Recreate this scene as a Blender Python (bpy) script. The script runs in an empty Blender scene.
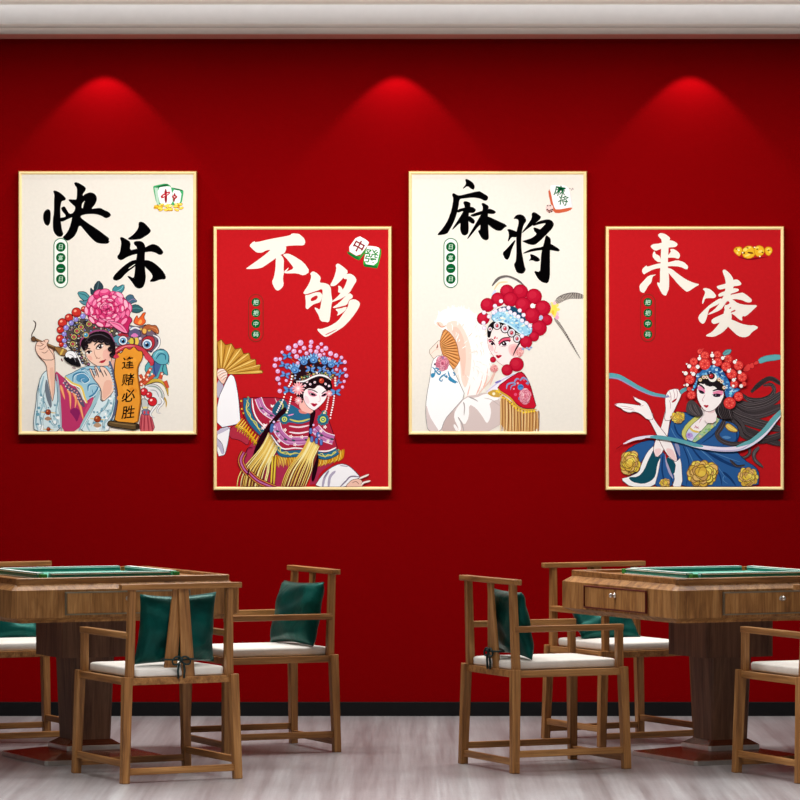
import bpy, bmesh, math, random
from mathutils import Vector, Matrix
from mathutils.geometry import tessellate_polygon

scene = bpy.context.scene
COL = scene.collection
PI = math.pi
R = math.radians
scene.view_settings.view_transform = 'Standard'
scene.view_settings.look = 'None'
scene.view_settings.exposure = 0.0
scene.view_settings.gamma = 1.0
scene.view_settings.use_curve_mapping = False

F = 4000.0        # focal length in pixels of the 800-pixel frame
ZW = 21.08        # distance from the camera to the red wall
CH = 1.665        # camera height


def lin(c):
    c = c / 255.0
    return c / 12.92 if c <= 0.04045 else ((c + 0.055) / 1.055) ** 2.4


def rgb(r, g, b):
    return (lin(r), lin(g), lin(b), 1.0)


# ------------------------------------------------------------------ materials
class NT:
    """small helper round a node tree"""
    def __init__(self, name):
        self.m = bpy.data.materials.new(name)
        self.m.use_nodes = True
        self.t = self.m.node_tree
        self.b = self.t.nodes['Principled BSDF']

    def n(self, kind, **kw):
        nd = self.t.nodes.new(kind)
        for k, v in kw.items():
            if k in nd.inputs:
                nd.inputs[k].default_value = v
            else:
                setattr(nd, k, v)
        return nd

    def l(self, a, b):
        self.t.links.new(a, b)

    def set(self, **kw):
        for k, v in kw.items():
            self.b.inputs[k.replace('_', ' ')].default_value = v
        return self

    def coords(self, scale, kind='Object', rot=(0, 0, 0)):
        tc = self.n('ShaderNodeTexCoord')
        mp = self.n('ShaderNodeMapping')
        mp.inputs['Scale'].default_value = scale
        mp.inputs['Rotation'].default_value = rot
        self.l(tc.outputs[kind], mp.inputs['Vector'])
        return mp.outputs['Vector']

    def noise(self, vec, scale, detail=4.0, rough=0.55, dist=0.0):
        nd = self.n('ShaderNodeTexNoise')
        nd.inputs['Scale'].default_value = scale
        nd.inputs['Detail'].default_value = detail
        nd.inputs['Roughness'].default_value = rough
        nd.inputs['Distortion'].default_value = dist
        self.l(vec, nd.inputs['Vector'])
        return nd.outputs['Fac']

    def ramp(self, fac, stops):
        nd = self.n('ShaderNodeValToRGB')
        el = nd.color_ramp.elements
        while len(el) < len(stops):
            el.new(0.5)
        for e, (p, c) in zip(el, stops):
            e.position = p
            e.color = c
        self.l(fac, nd.inputs['Fac'])
        return nd.outputs['Color']

    def mix(self, a, b, fac, mode='MIX'):
        nd = self.n('ShaderNodeMix', data_type='RGBA', blend_type=mode)
        if hasattr(fac, 'node'):
            self.l(fac, nd.inputs[0])
        else:
            nd.inputs[0].default_value = fac
        for s, i in ((a, 6), (b, 7)):
            if hasattr(s, 'node'):
                self.l(s, nd.inputs[i])
            else:
                nd.inputs[i].default_value = s
        return nd.outputs[2]

    def bump(self, h, strength, dist=0.002):
        nd = self.n('ShaderNodeBump')
        nd.inputs['Strength'].default_value = strength
        nd.inputs['Distance'].default_value = dist
        self.l(h, nd.inputs['Height'])
        self.l(nd.outputs['Normal'], self.b.inputs['Normal'])


def plain(name, col, rough=0.5, metal=0.0, spec=0.5, vary=0.06, scale=14.0):
    """one colour with a faint mottling"""
    k = NT(name)
    v = k.coords((1, 1, 1))
    f = k.noise(v, scale, 3.0)
    d = tuple(c * (1 - vary * 2) for c in col[:3]) + (1,)
    u = tuple(min(1, c * (1 + vary * 2)) for c in col[:3]) + (1,)
    k.l(k.ramp(f, [(0.3, d), (0.7, u)]), k.b.inputs['Base Color'])
    k.set(Roughness=rough, Metallic=metal, Specular_IOR_Level=spec)
    return k.m


def wood(name, dark, mid, light, rough=0.42, grain=1.0, s1=(1.6, 26, 26), s2=(4, 160, 160)):
    k = NT(name)
    oi = k.n('ShaderNodeObjectInfo')
    v = k.coords(s1)
    add = k.n('ShaderNodeVectorMath', operation='ADD')
    k.l(v, add.inputs[0])
    sc = k.n('ShaderNodeVectorMath', operation='SCALE')
    sc.inputs[0].default_value = (13.0, 7.0, 3.0)
    k.l(oi.outputs['Random'], sc.inputs['Scale'])
    k.l(sc.outputs[0], add.inputs[1])
    f1 = k.noise(add.outputs[0], 1.3 * grain, 6.0, 0.62, 0.6)
    base = k.ramp(f1, [(0.28, dark), (0.5, mid), (0.72, light)])
    v2 = k.coords(s2)
    f2 = k.noise(v2, 1.0, 2.0, 0.6)
    pores = k.ramp(f2, [(0.35, (0.62, 0.6, 0.58, 1)), (0.55, (1, 1, 1, 1))])
    k.l(k.mix(base, pores, 0.7, 'MULTIPLY'), k.b.inputs['Base Color'])
    k.set(Roughness=rough, Specular_IOR_Level=0.4)
    k.bump(f2, 0.12, 0.001)
    return k.m


M = {}
M['wood'] = wood('walnut_brown_wood', rgb(108, 67, 32), rgb(164, 113, 62), rgb(198, 147, 90), 0.4)
M['wood_face'] = wood('figured_veneer', rgb(116, 72, 35), rgb(174, 122, 67), rgb(208, 157, 97), 0.5, 1.0, (17, 17, 2.2), (140, 140, 5))
M['wood_dark'] = wood('dark_pedestal_veneer', rgb(88, 56, 40), rgb(124, 86, 63), rgb(150, 110, 82), 0.5, 1.0, (15, 15, 1.6), (120, 120, 4))
M['mahogany'] = wood('red_mahogany', rgb(66, 28, 16), rgb(96, 46, 27), rgb(120, 62, 36), 0.24)
M['chrome'] = plain('polished_steel', rgb(214, 210, 204), 0.3, 1.0)
M['trim_metal'] = plain('brushed_trim', rgb(150, 140, 122), 0.35, 0.8)
M['trim_reflection'] = plain('red_reflection_trim', rgb(96, 30, 20), 0.35)  # reddish reflection on the left drawer's metal trim, painted as its colour
M['rack_white'] = plain('ivory_plastic', rgb(250, 253, 250), 0.5, 0, 0.3, 0.01)
M['rack_teal'] = plain('teal_plastic', rgb(16, 128, 112), 0.4)
M['felt'] = plain('teal_felt', rgb(112, 186, 166), 0.9, 0, 0.1, 0.1, 90)
M['green'] = plain('green_plastic', rgb(20, 140, 50), 0.4)
M['orange_wood'] = plain('amber_wood', rgb(160, 100, 40), 0.4)


def cushion_mat():
    k = NT('white_linen')
    v = k.coords((1, 1, 1))
    f = k.noise(v, 380, 2.0)
    g = k.noise(v, 9, 3.0)
    c = k.ramp(g, [(0.3, rgb(226, 221, 212)), (0.7, rgb(240, 236, 229))])
    k.l(c, k.b.inputs['Base Color'])
    k.set(Roughness=0.85, Specular_IOR_Level=0.15)
    k.bump(f, 0.2, 0.001)
    return k.m


def velvet_mat():
    k = NT('teal_velvet')
    v = k.coords((1, 1, 1))
    f = k.noise(v, 7, 5.0, 0.6, 0.8)
    c = k.ramp(f, [(0.3, rgb(2, 40, 38)), (0.5, rgb(3, 58, 54)), (0.75, rgb(7, 84, 76))])
    k.l(c, k.b.inputs['Base Color'])
    k.set(Roughness=0.36, Specular_IOR_Level=0.55)
    k.b.inputs['Specular Tint'].default_value = rgb(120, 235, 215)
    k.b.inputs['Sheen Weight'].default_value = 0.12
    k.b.inputs['Sheen Roughness'].default_value = 0.35
    k.b.inputs['Sheen Tint'].default_value = rgb(60, 190, 170)
    k.bump(f, 0.55, 0.012)
    return k.m


M['linen'] = cushion_mat()
M['velvet'] = velvet_mat()
M['ribbon'] = plain('dark_teal_ribbon', rgb(4, 40, 40), 0.7)


def wall_mat():
    k = NT('red_wall_paint')
    v = k.coords((1, 1, 1))
    g = k.noise(v, 1.1, 3.0)
    c = k.ramp(g, [(0.3, rgb(125, 0, 3)), (0.7, rgb(128, 0, 4))])
    k.l(c, k.b.inputs['Base Color'])
    k.set(Roughness=0.9, Specular_IOR_Level=0.02)
    f = k.noise(v, 260, 2.0)
    k.bump(f, 0.05, 0.001)
    return k.m


def floor_mat():
    k = NT('greyed_oak_floor')
    # boards run straight away from the viewer: long narrow streaks
    v = k.coords((9.0, 0.22, 1))
    f1 = k.noise(v, 1.0, 6.0, 0.62, 0.25)
    c1 = k.ramp(f1, [(0.28, rgb(122, 113, 113)), (0.45, rgb(150, 145, 146)), (0.6, rgb(166, 164, 165)), (0.78, rgb(188, 189, 189))])
    v2 = k.coords((60, 1.1, 1))
    f2 = k.noise(v2, 1.0, 4.0, 0.6)
    c2 = k.ramp(f2, [(0.32, (0.80, 0.78, 0.78, 1)), (0.6, (1, 1, 1, 1))])
    col = k.mix(c1, c2, 0.7, 'MULTIPLY')
    v3 = k.coords((1.6, 1.0, 1))
    f3 = k.noise(v3, 1.0, 4.0, 0.6)
    c3 = k.ramp(f3, [(0.35, (0.82, 0.77, 0.77, 1)), (0.62, (1, 1, 1, 1))])
    col = k.mix(col, c3, 0.8, 'MULTIPLY')
    v4 = k.coords((90, 22, 1))
    f4 = k.noise(v4, 1.0, 2.0, 0.6)
    c4 = k.ramp(f4, [(0.3, (0.88, 0.88, 0.88, 1)), (0.7, (1.0, 1.0, 1.0, 1))])
    col = k.mix(col, c4, 0.8, 'MULTIPLY')
    k.l(col, k.b.inputs['Base Color'])
    k.set(Roughness=0.36, Specular_IOR_Level=0.3)
    k.bump(f2, 0.06, 0.001)
    return k.m


M['wall'] = wall_mat()
M['floor'] = floor_mat()
M['white_paint'] = plain('white_fascia_paint', rgb(226, 223, 223), 0.6, 0, 0.3, 0.01)
M['cream_paint'] = plain('cream_ceiling_paint', rgb(251, 246, 234), 0.7, 0, 0.3, 0.01)
M['grey_trim'] = plain('satin_grey_moulding', rgb(214, 204, 199), 0.3, 0.15, 0.5, 0.015, 3)
M['soffit'] = plain('red_bounce_plaster', rgb(214, 146, 132), 0.7, 0, 0.3, 0.01)  # red light bounced off the wall is mixed into this colour
M['black'] = plain('black_skirting', rgb(13, 13, 15), 0.5, 0, 0.2)
M['gold'] = plain('pale_gold_frame', rgb(255, 222, 158), 0.45, 0.0, 0.5, 0.02)
M['gold_dark'] = plain('dark_gold_lip', rgb(180, 124, 66), 0.45, 0.0)


def ink_mat():
    k = NT('printed_ink')
    a = k.n('ShaderNodeVertexColor')
    a.layer_name = 'ink'
    tc = k.n('ShaderNodeTexCoord')
    nz = k.noise(tc.outputs['Object'], 900, 1.0)
    g = k.ramp(nz, [(0.2, (0.965, 0.965, 0.965, 1)), (0.8, (1, 1, 1, 1))])
    k.l(k.mix(a.outputs['Color'], g, 1.0, 'MULTIPLY'), k.b.inputs['Base Color'])
    k.set(Roughness=0.9, Specular_IOR_Level=0.0)
    return k.m


M['ink'] = ink_mat()
M['paper_cream'] = plain('cream_art_paper', rgb(236, 230, 219), 0.8, 0, 0.0, 0.01, 60)
M['paper_red'] = plain('red_art_paper', rgb(188, 26, 32), 0.8, 0, 0.0, 0.02, 60)


# ------------------------------------------------------------------ geometry helpers
def link_mesh(name, bm, mat, parent=None, smooth=False):
    me = bpy.data.meshes.new(name)
    bmesh.ops.recalc_face_normals(bm, faces=bm.faces)
    bm.to_mesh(me)
    bm.free()
    if smooth:
        for p in me.polygons:
            p.use_smooth = True
    mats = mat if isinstance(mat, (list, tuple)) else [mat]
    for m in mats:
        me.materials.append(m)
    o = bpy.data.objects.new(name, me)
    COL.objects.link(o)
    if parent is not None:
        o.parent = parent
    return o


def thing(name, label, cat, loc=(0, 0, 0), rz=0.0, group=None):
    o = bpy.data.objects.new(name, None)
    o.empty_display_size = 0.1
    COL.objects.link(o)
    o.location = loc
    o.rotation_euler = (0, 0, rz)
    o['label'] = label
    o['category'] = cat
    if group:
        o['group'] = group
    return o


def box_bm(bm, c, s, bevel=0.0, mat=0):
    r = bmesh.ops.create_cube(bm, size=1.0)
    vs = r['verts']
    for v in vs:
        v.co = Vector((v.co.x * s[0] + c[0], v.co.y * s[1] + c[1], v.co.z * s[2] + c[2]))
    fs = set(f for v in vs for f in v.link_faces)
    for f in fs:
        f.material_index = mat
    if bevel > 0:
        es = list(set(e for v in vs for e in v.link_edges))
        bmesh.ops.bevel(bm, geom=es, offset=bevel, segments=2, affect='EDGES', profile=0.5)


def bar(name, p0, p1, w, h, mat, parent, w1=None, h1=None, bevel=0.003, roll=(0, 0, 1)):
    """a timber from p0 to p1; its local x runs along it so that the grain follows"""
    p0, p1 = Vector(p0), Vector(p1)
    d = p1 - p0
    L = d.length
    x = d.normalized()
    up = Vector(roll)
    if abs(x.dot(up)) > 0.95:
        up = Vector((1, 0, 0))
    y = up.cross(x).normalized()
    z = x.cross(y)
    w1 = w if w1 is None else w1
    h1 = h if h1 is None else h1
    bm = bmesh.new()
    vs = []
    for xx, ww, hh in ((-L / 2, w, h), (L / 2, w1, h1)):
        for sy, sz in ((-1, -1), (1, -1), (1, 1), (-1, 1)):
            vs.append(bm.verts.new((xx, sy * ww / 2, sz * hh / 2)))
    bm.faces.new(vs[0:4])
    bm.faces.new(vs[4:8])
    for i in range(4):
        j = (i + 1) % 4
        bm.faces.new((vs[i], vs[j], vs[4 + j], vs[4 + i]))
    if bevel > 0:
        bmesh.ops.bevel(bm, geom=list(bm.edges), offset=bevel, segments=2, affect='EDGES', profile=0.5)
    o = link_mesh(name, bm, mat, parent)
    mtx = Matrix((x, y, z)).transposed().to_4x4()
    mtx.translation = (p0 + p1) / 2
    o.matrix_local = mtx
    return o


def loft(name, rings, mat, parent=None, cap=True, smooth=False, bevel=0.0):
    """rings: list of lists of points with equal counts"""
    bm = bmesh.new()
    rr = [[bm.verts.new(p) for p in ring] for ring in rings]
    n = len(rr[0])
    for a, b in zip(rr, rr[1:]):
        for i in range(n):
            j = (i + 1) % n
            bm.faces.new((a[i], a[j], b[j], b[i]))
    if cap:
        bm.faces.new(rr[0])
        bm.faces.new(rr[-1])
    if bevel:
        bmesh.ops.bevel(bm, geom=list(bm.edges), offset=bevel, segments=2, affect='EDGES', profile=0.5)
    return link_mesh(name, bm, mat, parent, smooth)


def oct_ring(h, ch, z):
    """square of half size h with corners cut by ch"""
    return [(h, -h + ch, z), (h, h - ch, z), (h - ch, h, z), (-h + ch, h, z),
            (-h, h - ch, z), (-h, -h + ch, z), (-h + ch, -h, z), (h - ch, -h, z)]


def struct(name, bm, mat, smooth=False):
    o = link_mesh(name, bm, mat, None, smooth)
    o['kind'] = 'structure'
    return o


def copy_thing(root, label, loc, rz, group=None):
    r = root.copy()
    COL.objects.link(r)
    r.location = loc
    r.rotation_euler = (0, 0, rz)
    r['label'] = label
    if group:
        r['group'] = group
    for ch in list(root.children):
        c = ch.copy()
        COL.objects.link(c)
        c.parent = r
        for g in list(ch.children):
            d = g.copy()
            COL.objects.link(d)
            d.parent = c
    return r


# ------------------------------------------------------------------ the setting
def setting():
    bm = bmesh.new(); box_bm(bm, (0, -10.5, -0.05), (13, 22, 0.1)); struct('floor', bm, M['floor'])
    bm = bmesh.new(); box_bm(bm, (0, 0.1, 1.86), (13, 0.2, 3.72)); struct('wall_back', bm, M['wall'])
    bm = bmesh.new(); box_bm(bm, (0, -10.5, 3.77), (13, 22, 0.1)); struct('ceiling', bm, M['cream_paint'])
    bm = bmesh.new(); box_bm(bm, (0, -0.006, 0.037), (13, 0.012, 0.074), 0.002); struct('baseboard_back', bm, M['black'])
    # dropped bulkhead along the wall: soffit, white fascia, grey moulding
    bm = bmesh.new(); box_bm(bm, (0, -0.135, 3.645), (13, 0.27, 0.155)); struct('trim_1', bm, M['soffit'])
    bm = bmesh.new(); box_bm(bm, (0, -0.28, 3.6715), (13, 0.02, 0.101)); struct('trim_2', bm, M['white_paint'])
    # moulding with a rounded nose
    prof = [(-0.27, 3.5675), (-0.29, 3.5675), (-0.297, 3.574), (-0.299, 3.585), (-0.296, 3.594),
            (-0.292, 3.598), (-0.297, 3.604), (-0.299, 3.611), (-0.296, 3.618), (-0.29, 3.621), (-0.27, 3.621)]
    bm = bmesh.new()
    a = [bm.verts.new((-6.5, y, z)) for y, z in prof]
    b = [bm.verts.new((6.5, y, z)) for y, z in prof]
    n = len(prof)
    for i in range(n):
        bm.faces.new((a[i], a[(i + 1) % n], b[(i + 1) % n], b[i]))
    bm.faces.new(a); bm.faces.new(b)
    struct('trim_3', bm, M['grey_trim'])


setting()


# ------------------------------------------------------------------ chair
def make_chair(label, loc, rz, group):
    """local +x is the way the sitter faces, +y the sitter's left"""
    t = thing('wooden_armchair', label, 'chair', loc, rz, group)
    W = M['wood']
    fx, fy = 0.281, 0.268       # feet
    tx, ty = 0.270, 0.252       # leg tops
    for sx in (1, -1):
        for sy in (1, -1):
            bar('leg', (sx * fx, sy * fy, 0.0), (sx * tx, sy * ty, 0.461), 0.036, 0.036, W, t, 0.040, 0.040, 0.003)
    # seat frame: a ring of four rails in one mesh
    bm = bmesh.new()
    for sy in (1, -1):
        box_bm(bm, (0, sy * 0.247, 0.4405), (0.51, 0.028, 0.031), 0.002)
    for sx in (1, -1):
        box_bm(bm, (sx * 0.259, 0, 0.4405), (0.028, 0.47, 0.031), 0.002)
    box_bm(bm, (0, 0, 0.442), (0.50, 0.47, 0.014), 0.0)
    link_mesh('seat_frame', bm, W, t)
    # stretchers
    for sy in (1, -1):
        bar('stretcher', (-0.276, sy * 0.264, 0.085), (0.276, sy * 0.264, 0.085), 0.020, 0.030, W, t)
    for sx in (1, -1):
        bar('stretcher', (sx * 0.278, -0.262, 0.050), (sx * 0.278, 0.262, 0.050), 0.020, 0.030, W, t)
    # back posts, rail and the two tapering slats
    for sy in (1, -1):
        bar('back_post', (-0.258, sy * 0.236, 0.448), (-0.272, sy * 0.230, 0.844), 0.034, 0.034, W, t, 0.030, 0.030)
    bar('top_rail', (-0.273, -0.285, 0.852), (-0.273, 0.285, 0.852), 0.042, 0.024, W, t)
    for sy in (1, -1):
        bar('back_slat', (-0.252 + sy * 0.007, sy * 0.042, 0.448), (-0.270 + sy * 0.007, sy * 0.010, 0.844), 0.012, 0.062, W, t,
            0.012, 0.046, 0.002, (0, 1, 0))
    # arms
    for sy in (1, -1):
        bar('arm_post', (0.262, sy * 0.236, 0.448), (0.259, sy * 0.236, 0.628), 0.030, 0.032, W, t)
        bar('armrest', (-0.268, sy * 0.236, 0.640), (0.277, sy * 0.236, 0.640), 0.036, 0.027, W, t)
    # seat pad, softly domed with rounded rim
    bm = bmesh.new()
    nx = ny = 26
    hx, hy, z0, z1 = 0.262, 0.2185, 0.4562, 0.496
    rings = []
    def ring(hx, hy, z, r=0.03, k=6):
        pts = []
        for cx, cy, a0 in ((hx - r, hy - r, 0), (-hx + r, hy - r, 90), (-hx + r, -hy + r, 180), (hx - r, -hy + r, 270)):
            for i in range(k + 1):
                a = R(a0 + 90 * i / k)
                pts.append((cx + r * math.cos(a), cy + r * math.sin(a), z))
        return pts
    hz = z1 - z0
    prof = [(0.008, 0), (0.002, 0.08), (0, 0.2), (0, 0.78), (0.002, 0.90), (0.007, 0.98), (0.016, 1.02), (0.05, 1.08), (0.11, 1.14), (0.17, 1.16)]
    rs = [[bm.verts.new(p) for p in ring(hx - i, hy - i, z0 + f * hz, max(0.012, 0.03 - i * 0.1))] for i, f in prof]
    for a, b in zip(rs, rs[1:]):
        n = len(a)
        for i in range(n):
            j = (i + 1) % n
            bm.faces.new((a[i], a[j], b[j], b[i]))
    bm.faces.new(rs[0]); bm.faces.new(rs[-1])
    pad = link_mesh('seat_pad', bm, M['linen'], t, True)
    return t


GX = -2.955     # the left party is the right one set this far over
chair_group = 'wooden armchairs at the two game tables'
chair_a = make_chair('wooden armchair facing right in the middle foreground, standing left of the right-hand table',
                     (0.655, -2.895, 0), R(24.5), chair_group)
chair_2 = copy_thing(chair_a, 'wooden armchair behind the right-hand game table, facing the viewer',
                     (1.081, -1.53, 0), R(26.5 - 90))
chair_3 = copy_thing(chair_a, 'wooden armchair cut by the right edge of the photo, in front of the right-hand table',
                     (1.864, -3.35, 0), R(24.2 + 90))
chair_4 = copy_thing(chair_a, 'wooden armchair seen from behind, standing in front of the left-hand table',
                     (-1.080, -3.36, 0), R(26.5 + 90))
chair_5 = copy_thing(chair_a, 'wooden armchair facing left at the right end of the left-hand table',
                     (-0.665, -2.03, 0), R(24 + 180))
chair_6 = copy_thing(chair_a, 'wooden armchair mostly hidden behind the left-hand table, at the left edge',
                     (1.081 + GX, -1.53, 0), R(26.5 - 90))


# ------------------------------------------------------------------ pillows
def pillow(label, chair, lx, ly, lz, pitch, w, h, th, yaw, roll, bow, seed):
    """soft square velvet pillow; (lx, ly, lz) is its centre in the chair's frame, its face looks along +x"""
    rnd = random.Random(seed)
    t = thing('velvet_pillow', label, 'pillow', (0, 0, 0), 0, 'teal velvet pillows on the armchairs')
    n = 22
    bm = bmesh.new()
    ph = [rnd.uniform(0, 6.28) for _ in range(6)]
    grid = {}
    for s in (1, -1):
        for i in range(n + 1):
            for j in range(n + 1):
                u, v = -1 + 2 * i / n, -1 + 2 * j / n
                edge = i in (0, n) or j in (0, n)
                if s == -1 and edge:
                    grid[s, i, j] = grid[1, i, j]
                    continue
                d = ((1 - u ** 2) * (1 - v ** 2))
                d = max(0.0, d) ** 0.42
                pinch = 1 - 0.075 * (1 - abs(u) ** 2) * abs(v) ** 3
                pinch2 = 1 - 0.075 * (1 - abs(v) ** 2) * abs(u) ** 3
                y = u * w / 2 * pinch2 * (1 - 0.03 * (v + 1))
                z = v * h / 2 * pinch
                wr = 0.006 * math.sin(5 * u + ph[0] + 3 * v) + 0.005 * math.sin(8 * v + ph[1] - 4 * u)
                x = s * (th / 2) * d + wr * d + 0.010 * math.sin(2.2 * u + ph[2]) * (1 - d)
                grid[s, i, j] = bm.verts.new((x, y, z))
        for i in range(n):
            for j in range(n):
                q = [grid[s, i, j], grid[s, i + 1, j], grid[s, i + 1, j + 1], grid[s, i, j + 1]]
                bm.faces.new(q if s == 1 else q[::-1])
    link_mesh('pillow_cover', bm, M['velvet'], t, True)
    m = Matrix.Rotation(chair.rotation_euler.z, 4, 'Z')
    t.location = Vector(chair.location) + (m @ Vector((lx, ly, lz)))
    t.rotation_euler = (m @ Matrix.Rotation(yaw, 4, 'Z') @ Matrix.Rotation(pitch, 4, 'Y') @ Matrix.Rotation(roll, 4, 'X')).to_euler()
    if bow:
        tie_bow(t, chair)
    return t


def tube_bm(bm, pts, r, seg=6):
    pts = [Vector(p) for p in pts]
    rs = []
    for i, p in enumerate(pts):
        d = (pts[min(i + 1, len(pts) - 1)] - pts[max(i - 1, 0)]).normalized()
        a = Vector((0, 0, 1)) if abs(d.z) < 0.9 else Vector((1, 0, 0))
        x = d.cross(a).normalized(); y = d.cross(x)
        rs.append([bm.verts.new(p + (x * math.cos(2 * PI * k / seg) + y * math.sin(2 * PI * k / seg)) * r) for k in range(seg)])
    for a, b in zip(rs, rs[1:]):
        for k in range(seg):
            j = (k + 1) % seg
            bm.faces.new((a[k], a[j], b[j], b[k]))
    bm.faces.new(rs[0]); bm.faces.new(rs[-1])


def tie_bow(t, chair):
    """ribbon passed round the back slats and tied in a bow behind them; built in the chair's frame"""
    z = 0.532
    bm = bmesh.new()
    tube_bm(bm, [(-0.238, 0, z + 0.012), (-0.236, 0.06, z + 0.004), (-0.24, 0.076, z), (-0.262, 0.076, z), (-0.272, 0.05, z), (-0.275, 0, z - 0.002),
                 (-0.272, -0.05, z), (-0.262, -0.076, z), (-0.24, -0.076, z), (-0.236, -0.06, z + 0.004), (-0.238, 0, z + 0.012)], 0.0045)
    for sy in (1, -1):
        loop = []
        for k in range(13):
            a = 2 * PI * k / 12
            loop.append((-0.281, sy * (0.024 - 0.024 * math.cos(a)) * 0.9, z + 0.017 * math.sin(a) - 0.010 * (1 - math.cos(a)) / 2))
        tube_bm(bm, loop, 0.0045)
        tube_bm(bm, [(-0.280, 0, z), (-0.282, sy * 0.012, z - 0.022), (-0.280, sy * 0.016, z - 0.05), (-0.279, sy * 0.013, z - 0.082)], 0.005)
    bmesh.ops.create_icosphere(bm, subdivisions=2, radius=0.009, matrix=Matrix.Translation((-0.281, 0, z)))
    o = link_mesh('tie_ribbon', bm, M['ribbon'], t, True)
    cm = Matrix.Translation(chair.location) @ chair.rotation_euler.to_matrix().to_4x4()
    tm = Matrix.Translation(t.location) @ t.rotation_euler.to_matrix().to_4x4()
    o.matrix_local = tm.inverted() @ cm


pillow('teal velvet pillow seen edge-on, tied to the middle foreground armchair facing right', chair_a, -0.186, -0.03, 0.658, R(-9), 0.40, 0.31, 0.112, R(-4), R(2), True, 3)
pillow('teal velvet pillow on the armchair behind the right-hand table, below the drawer', chair_2, -0.13, -0.035, 0.603, R(-40), 0.34, 0.28, 0.12, R(3), R(-2), False, 5)
pillow('teal velvet pillow seen through the back slats of the left foreground armchair', chair_4, -0.175, -0.022, 0.662, R(-9), 0.40, 0.315, 0.12, R(2), 0, True, 7)
pillow('teal velvet pillow leaning on the armchair that faces left', chair_5, -0.180, 0.022, 0.650, R(-13), 0.42, 0.31, 0.12, R(8), R(0.5), False, 9)
pillow('teal velvet pillow at the left edge of the photo under the left-hand tabletop', chair_6, -0.13, -0.03, 0.600, R(-40), 0.36, 0.28, 0.12, R(-3), R(2), False, 11)


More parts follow.
